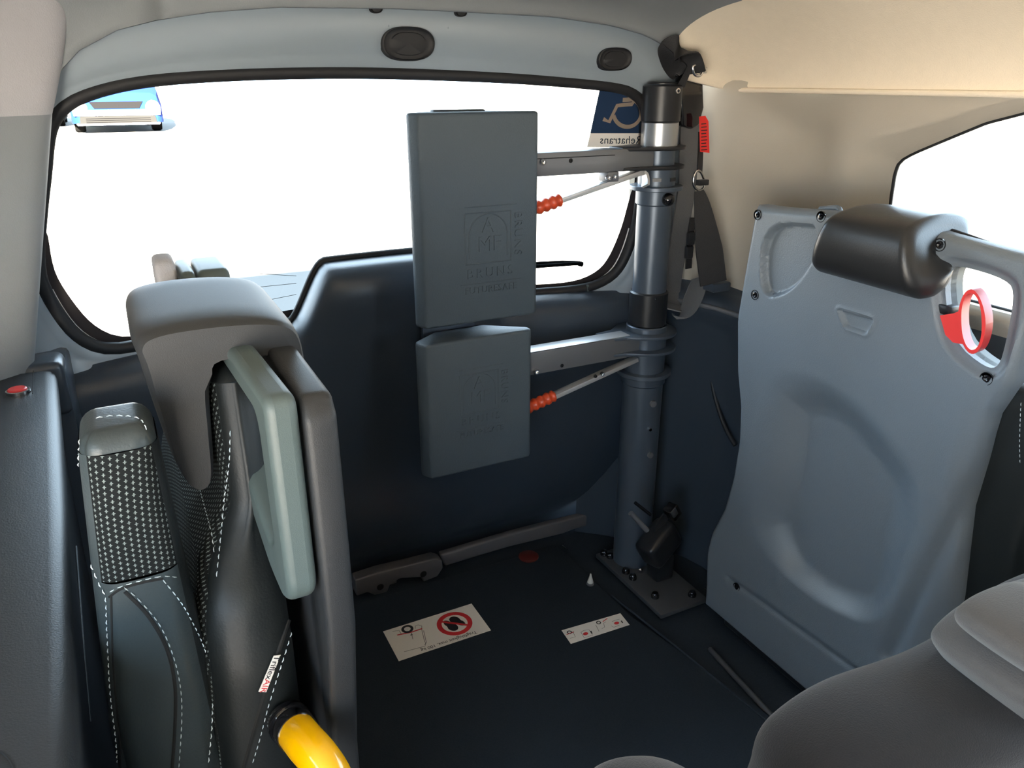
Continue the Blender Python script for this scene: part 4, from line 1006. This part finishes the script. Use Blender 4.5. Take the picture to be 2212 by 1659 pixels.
stitches('stitching', bob, [(650, 1290), (636, 1340), (618, 1400), (596, 1470), (578, 1530), (560, 1600), (542, 1659)], br_root)
seamline('seam', bob, [(640, 1290), (624, 1340), (604, 1400), (580, 1475), (560, 1540), (540, 1610), (526, 1659)], br_root, 0.0022)
tg_ = project(bn, [(588, 1413), (602, 1411), (572, 1490), (556, 1489), (580, 1450)], 0.0015)
if len(tg_) == 5:
    q = [t[0] for t in tg_]; nn = tg_[4][1]; q = [p + nn * 0.002 for p in q]
    tagm = sheet('woven_label', [q[0], q[1], q[2], q[3]], nn, 'label_white', br_root, 0.0008)
    ux = ((q[2] + q[3]) - (q[0] + q[1])) / 2; uy = (q[1] - q[0]); c0 = sum(q[:4], Vector()) / 4
    def lab(off, size):
        ux_n, uy_n = ux.normalized(), (uy - ux * (uy.dot(ux) / ux.dot(ux))).normalized()
        return lambda a, b: (c0 + ux_n * (off + a * size) + uy_n * (b * size) + nn * 0.0011, nn)
    textmesh('label_text', 'Triflex', lab(-0.006, 0.0085), 'print_black', br_root, 0.0002); textmesh('label_text', 'AIR', lab(0.0115, 0.0085), 'print_red', br_root, 0.0002)
# yellow release handle
yh = thing('release_handle', 'glossy yellow curved tube handle in a black collar below left seat', 'handle', (0.06, 0.52, 0.60))
ya = [(640, 1580, 0.560), (660, 1605, 0.540), (690, 1640, 0.520), (720, 1690, 0.505), (735, 1760, 0.495)]
yp = smoothpath([onY(a, b, c) for a, b, c in ya], 8)
tube('handle_tube', yp, 0.0175, 'yellow', yh, n=28)
d0 = (yp[0] - yp[1]).normalized()
tube('collar', [yp[0] + d0 * 0.028, yp[0] + d0 * 0.022, yp[0] + d0 * 0.014, yp[0] + d0 * 0.012, yp[0] + d0 * 0.004, yp[0] - d0 * 0.003], [0.013, 0.019, 0.0195, 0.0175, 0.019, 0.0185], 'blackgloss', yh, n=28)
tube('stem', [yp[0] + d0 * 0.07, yp[0] + d0 * 0.02], 0.012, 'blackmetal', yh)

# ================================================================== red button on the left ledge
rb = onZ(40, 847, 0.738)
rbt = thing('lock_button', 'small round red button with silver rim on left ledge', 'button', (rb.x, rb.y, 0.737))
lathe('rim', [(0.0155, -0.0005), (0.0155, 0.004), (0.0135, 0.0045), (0.012, 0.003)], (rb.x, rb.y, 0.7375), 'chrome', rbt, n=28)
lathe('cap', [(0.0122, 0.001), (0.0122, 0.0055), (0.0105, 0.0068), (0.0001, 0.0072)], (rb.x - 0.0008, rb.y, 0.7375), 'redplastic', rbt, n=28)

# ================================================================== front seats at the lower edge
fs_ = thing('car_seat', 'dark grey cloth car seat with lighter panel at lower right', 'car seat', (0.68, 0.42, 0.0))
def blob(name, poly, y0, y1, m, par, rnd, nl=12, bend=None):
    """cushion from an upright outline: rounded over both faces"""
    P = [Vector((p[0], p[1])) for p in chaikin(poly, 3)]; c = sum(P, Vector((0, 0))) / len(P); rows = []
    for k in range(nl * 2 + 1):
        t = k / (nl * 2); a = math.pi * t; inset = rnd * (1 - math.sin(a) ** 0.8 if math.sin(a) > 0 else 1); y = (y0 + y1) / 2 - (y1 - y0) / 2 * math.cos(a)
        row = []
        for p in P:
            d = (p - c); L = d.length; q = c + d * max(0.02, (L - inset)) / L; row.append(Vector((q.x, y + (bend(q.x, q.y) if bend else 0), q.y)))
        rows.append(row)
    first = [Vector((c.x + (p.x - c.x) * 0.5, p.y - 0.006, c.y + (p.z - c.y) * 0.5)) for p in rows[0]]; last = [Vector((c.x + (p.x - c.x) * 0.5, p.y + 0.006, c.y + (p.z - c.y) * 0.5)) for p in rows[-1]]
    return grid(name, [first] + rows + [last], m, par, closed=True, capA=True, capB=True, angle=80)
def P35(L, Y=0.36): return [(onY(x, y, Y).x, onY(x, y, Y).z) for x, y in L]
body_px = [(1590, 1690), (1610, 1588), (1680, 1520), (1765, 1462), (1860, 1420), (2000, 1368), (2110, 1320)]
body = P35(body_px, 0.37) + [(0.80, 0.665), (0.95, 0.64), (0.98, 0.50), (0.98, 0.05), (0.45, 0.05), (0.405, 0.30), (0.385, 0.5)]
blob('seat_back', body, 0.245, 0.385, 'fabric_dark', fs_, 0.05)
lt = P35([(2004, 1380), (2030, 1345), (2080, 1302), (2150, 1262), (2230, 1228)], 0.34) + [(0.87, 0.675), (0.95, 0.64), (0.96, 0.40), (0.90, 0.345)] + P35([(2225, 1660), (2130, 1560), (2060, 1468), (2020, 1415)], 0.34)
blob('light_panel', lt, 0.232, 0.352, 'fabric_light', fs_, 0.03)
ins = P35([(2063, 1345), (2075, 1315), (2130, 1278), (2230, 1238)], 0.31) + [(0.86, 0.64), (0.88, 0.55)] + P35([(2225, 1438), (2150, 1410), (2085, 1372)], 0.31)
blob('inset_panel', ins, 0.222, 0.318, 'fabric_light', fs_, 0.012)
stf = thing('seat_headrest', 'rounded grey cloth seat top at the bottom centre edge', 'headrest', (0.31, 0.34, 0.0))
blob('cushion', P35([(1255, 1700), (1275, 1650), (1330, 1622), (1395, 1612), (1450, 1618), (1500, 1645), (1530, 1700)], 0.33) + [(0.36, 0.50), (0.36, 0.02), (0.22, 0.02), (0.22, 0.5)], 0.23, 0.342, 'fabric_dark', stf, 0.03)

# ================================================================== on and behind the rear glass
ws = thing('window_sticker', 'navy wheelchair symbol sticker on rear glass beside the post', 'sticker', tuple(onT(1335, 255, 0.017)))
def S_(x, y, o=0.0175): return onT(x, y, o)
NS = tuple((-(Vector((0, 1, 0.16)))).normalized())
def gridpoly(name, c, m, off):
    rows = []
    for i in range(7):
        v = i / 6; row = []
        for j in range(7):
            u = j / 6; x = (c[0][0] * (1 - u) + c[1][0] * u) * (1 - v) + (c[3][0] * (1 - u) + c[2][0] * u) * v; y = (c[0][1] * (1 - u) + c[1][1] * u) * (1 - v) + (c[3][1] * (1 - u) + c[2][1] * u) * v
            row.append(S_(x, y, off))
        rows.append(row)
    return grid(name, rows, m, ws)
gridpoly('blue_field', [(1296, 190), (1408, 198), (1408, 288), (1275, 288)], 'film_navy', 0.0185)
gridpoly('name_field', [(1275, 288), (1408, 288), (1408, 319), (1268, 318)], 'film_beige', 0.0185)
def stroke(pts, w, name='symbol_line', closed=False): ribbon(name, [S_(x, y, 0.0178) for x, y in pts], w, NS, 'film_beige', ws, 0.0002, closed)
stroke([(1355 + 30 * math.cos(a), 243 + 31 * math.sin(a)) for a in [R(-62) + (R(62) + R(168)) * k / 30 for k in range(31)]], 0.0085)
stroke([(1303, 257), (1316, 263), (1333, 228), (1365, 225), (1372, 214), (1372, 214.1), (1345, 216)], 0.0085)
textmesh('sticker_text', 'Rehatrans', lambda a, b: S_(1341 - a * 22.5, 303 - b * 24, 0.0176), 'film_navy', ws, 0)
wp = thing('wiper', 'black rear wiper blade lying outside along the glass', 'wiper', tuple(onT(1200, 573, 0.05)))
W1 = [onT(x, y, 0.045) for x, y in ((1030, 586), (1100, 580), (1165, 575), (1235, 570), (1257, 569))]
tube('blade', W1, 0.0045, 'carblack', wp, n=8); tube('wiper_arm', [onT(x, y, 0.06) for x, y in ((1030, 580), (1165, 568), (1215, 566), (1250, 567))], 0.0035, 'cargrey', wp, n=8)
tube('blade_tip', [onT(1250, 569, 0.045), onT(1258, 571, 0.045)], 0.006, 'carblack', wp, n=8)

# ================================================================== outside
gz = -0.25
gr = mesh('ground', [(-150, -60, gz), (150, -60, gz), (150, 220, gz), (-150, 220, gz)], [(0, 1, 2, 3)], 'ground'); tag(gr, 'sunlit pale pavement outside the rear window', 'ground', kind='structure')
def parked_car(cx, cy, paint, label, rot=0.0, s=1.0):
    t = thing('parked_car', label, 'car', (cx, cy, gz))
    def at_(x, y, z): c_, s_ = math.cos(rot), math.sin(rot); return Vector((cx + (x * c_ - y * s_) * s, cy + (x * s_ + y * c_) * s, gz + z * s))
    def sect(name, secs, m, par=t):
        rows = []
        for (y, hw, z0, z1, hwt) in secs:
            L = [(-hw, z0), (-hw, (z0 + z1) / 2), (-hwt, z1 - 0.06), (-hwt * 0.85, z1), (0, z1 + 0.02), (hwt * 0.85, z1), (hwt, z1 - 0.06), (hw, (z0 + z1) / 2), (hw, z0)]
            rows.append([at_(x, y, z) for x, z in L])
        return grid(name, rows, m, par, closed=True, capA=True, capB=True, angle=40)
    sect('body', [(-0.02, 0.74, 0.22, 0.62, 0.70), (0.06, 0.82, 0.20, 0.78, 0.78), (0.35, 0.87, 0.20, 0.88, 0.82), (1.1, 0.88, 0.20, 0.98, 0.84), (3.3, 0.88, 0.20, 1.0, 0.84), (4.0, 0.84, 0.25, 0.9, 0.78)], paint)
    sect('cabin', [(1.0, 0.80, 0.95, 1.0, 0.74), (1.75, 0.78, 0.95, 1.46, 0.58), (2.9, 0.78, 0.95, 1.50, 0.58), (3.8, 0.76, 0.95, 1.05, 0.7)], 'carglass')
    b = prism('bumper', [(-0.80, 0.35), (0.80, 0.35), (0.82, 0.46), (-0.82, 0.46)], 'Y', -0.05, 0.2, 'carwhite'); relocate(b, at_, t)
    g = prism('grille', [(-0.42, 0.49), (0.42, 0.49), (0.50, 0.62), (-0.50, 0.62)], 'Y', -0.045, 0.1, 'carblack'); relocate(g, at_, t)
    g2 = prism('lower_grille', [(-0.72, 0.205), (0.72, 0.205), (0.70, 0.34), (-0.70, 0.34)], 'Y', -0.06, 0.1, 'cargrey'); relocate(g2, at_, t)
    l_ = prism('bumper_lip', [(-0.76, 0.17), (0.76, 0.17), (0.78, 0.20), (-0.78, 0.20)], 'Y', -0.08, 0.1, 'carwhite'); relocate(l_, at_, t)
    for k in range(3):
        r_ = prism('grille_bar', [(-0.6, 0.225 + k * 0.035), (0.6, 0.225 + k * 0.035), (0.6, 0.232 + k * 0.035), (-0.6, 0.232 + k * 0.035)], 'Y', -0.075, -0.05, 'carblack'); relocate(r_, at_, t)
    for sx in (-1, 1):
        q = lathe('headlight', [(0.14, 0.05), (0.14, -0.02), (0.10, -0.05), (0.0001, -0.06)], (sx * 0.68, 0.0, 0.50), 'lamp', None, n=20, axis='Y'); relocate(q, at_, t)
        for yy in (0.75, 3.2):
            w_ = lathe('wheel', [(0.20, -0.10), (0.31, -0.10), (0.33, -0.06), (0.33, 0.06), (0.31, 0.10), (0.20, 0.10)], (sx * 0.74, yy, 0.33), 'tyre', None, n=26, axis='X'); relocate(w_, at_, t)
    return t
def relocate(o, fn, par):
    for v in o.data.vertices: v.co = fn(*v.co)
    attach(o, par)
ca = onZ(262, 288, gz)
parked_car(ca.x, ca.y, 'carblue', 'bright blue car parked beyond the rear window', 0.0, 1.35)
cb_ = onZ(75, 276, gz)
parked_car(cb_.x, cb_.y, 'carblack', 'black car parked left of the blue car', 0.0, 1.0)
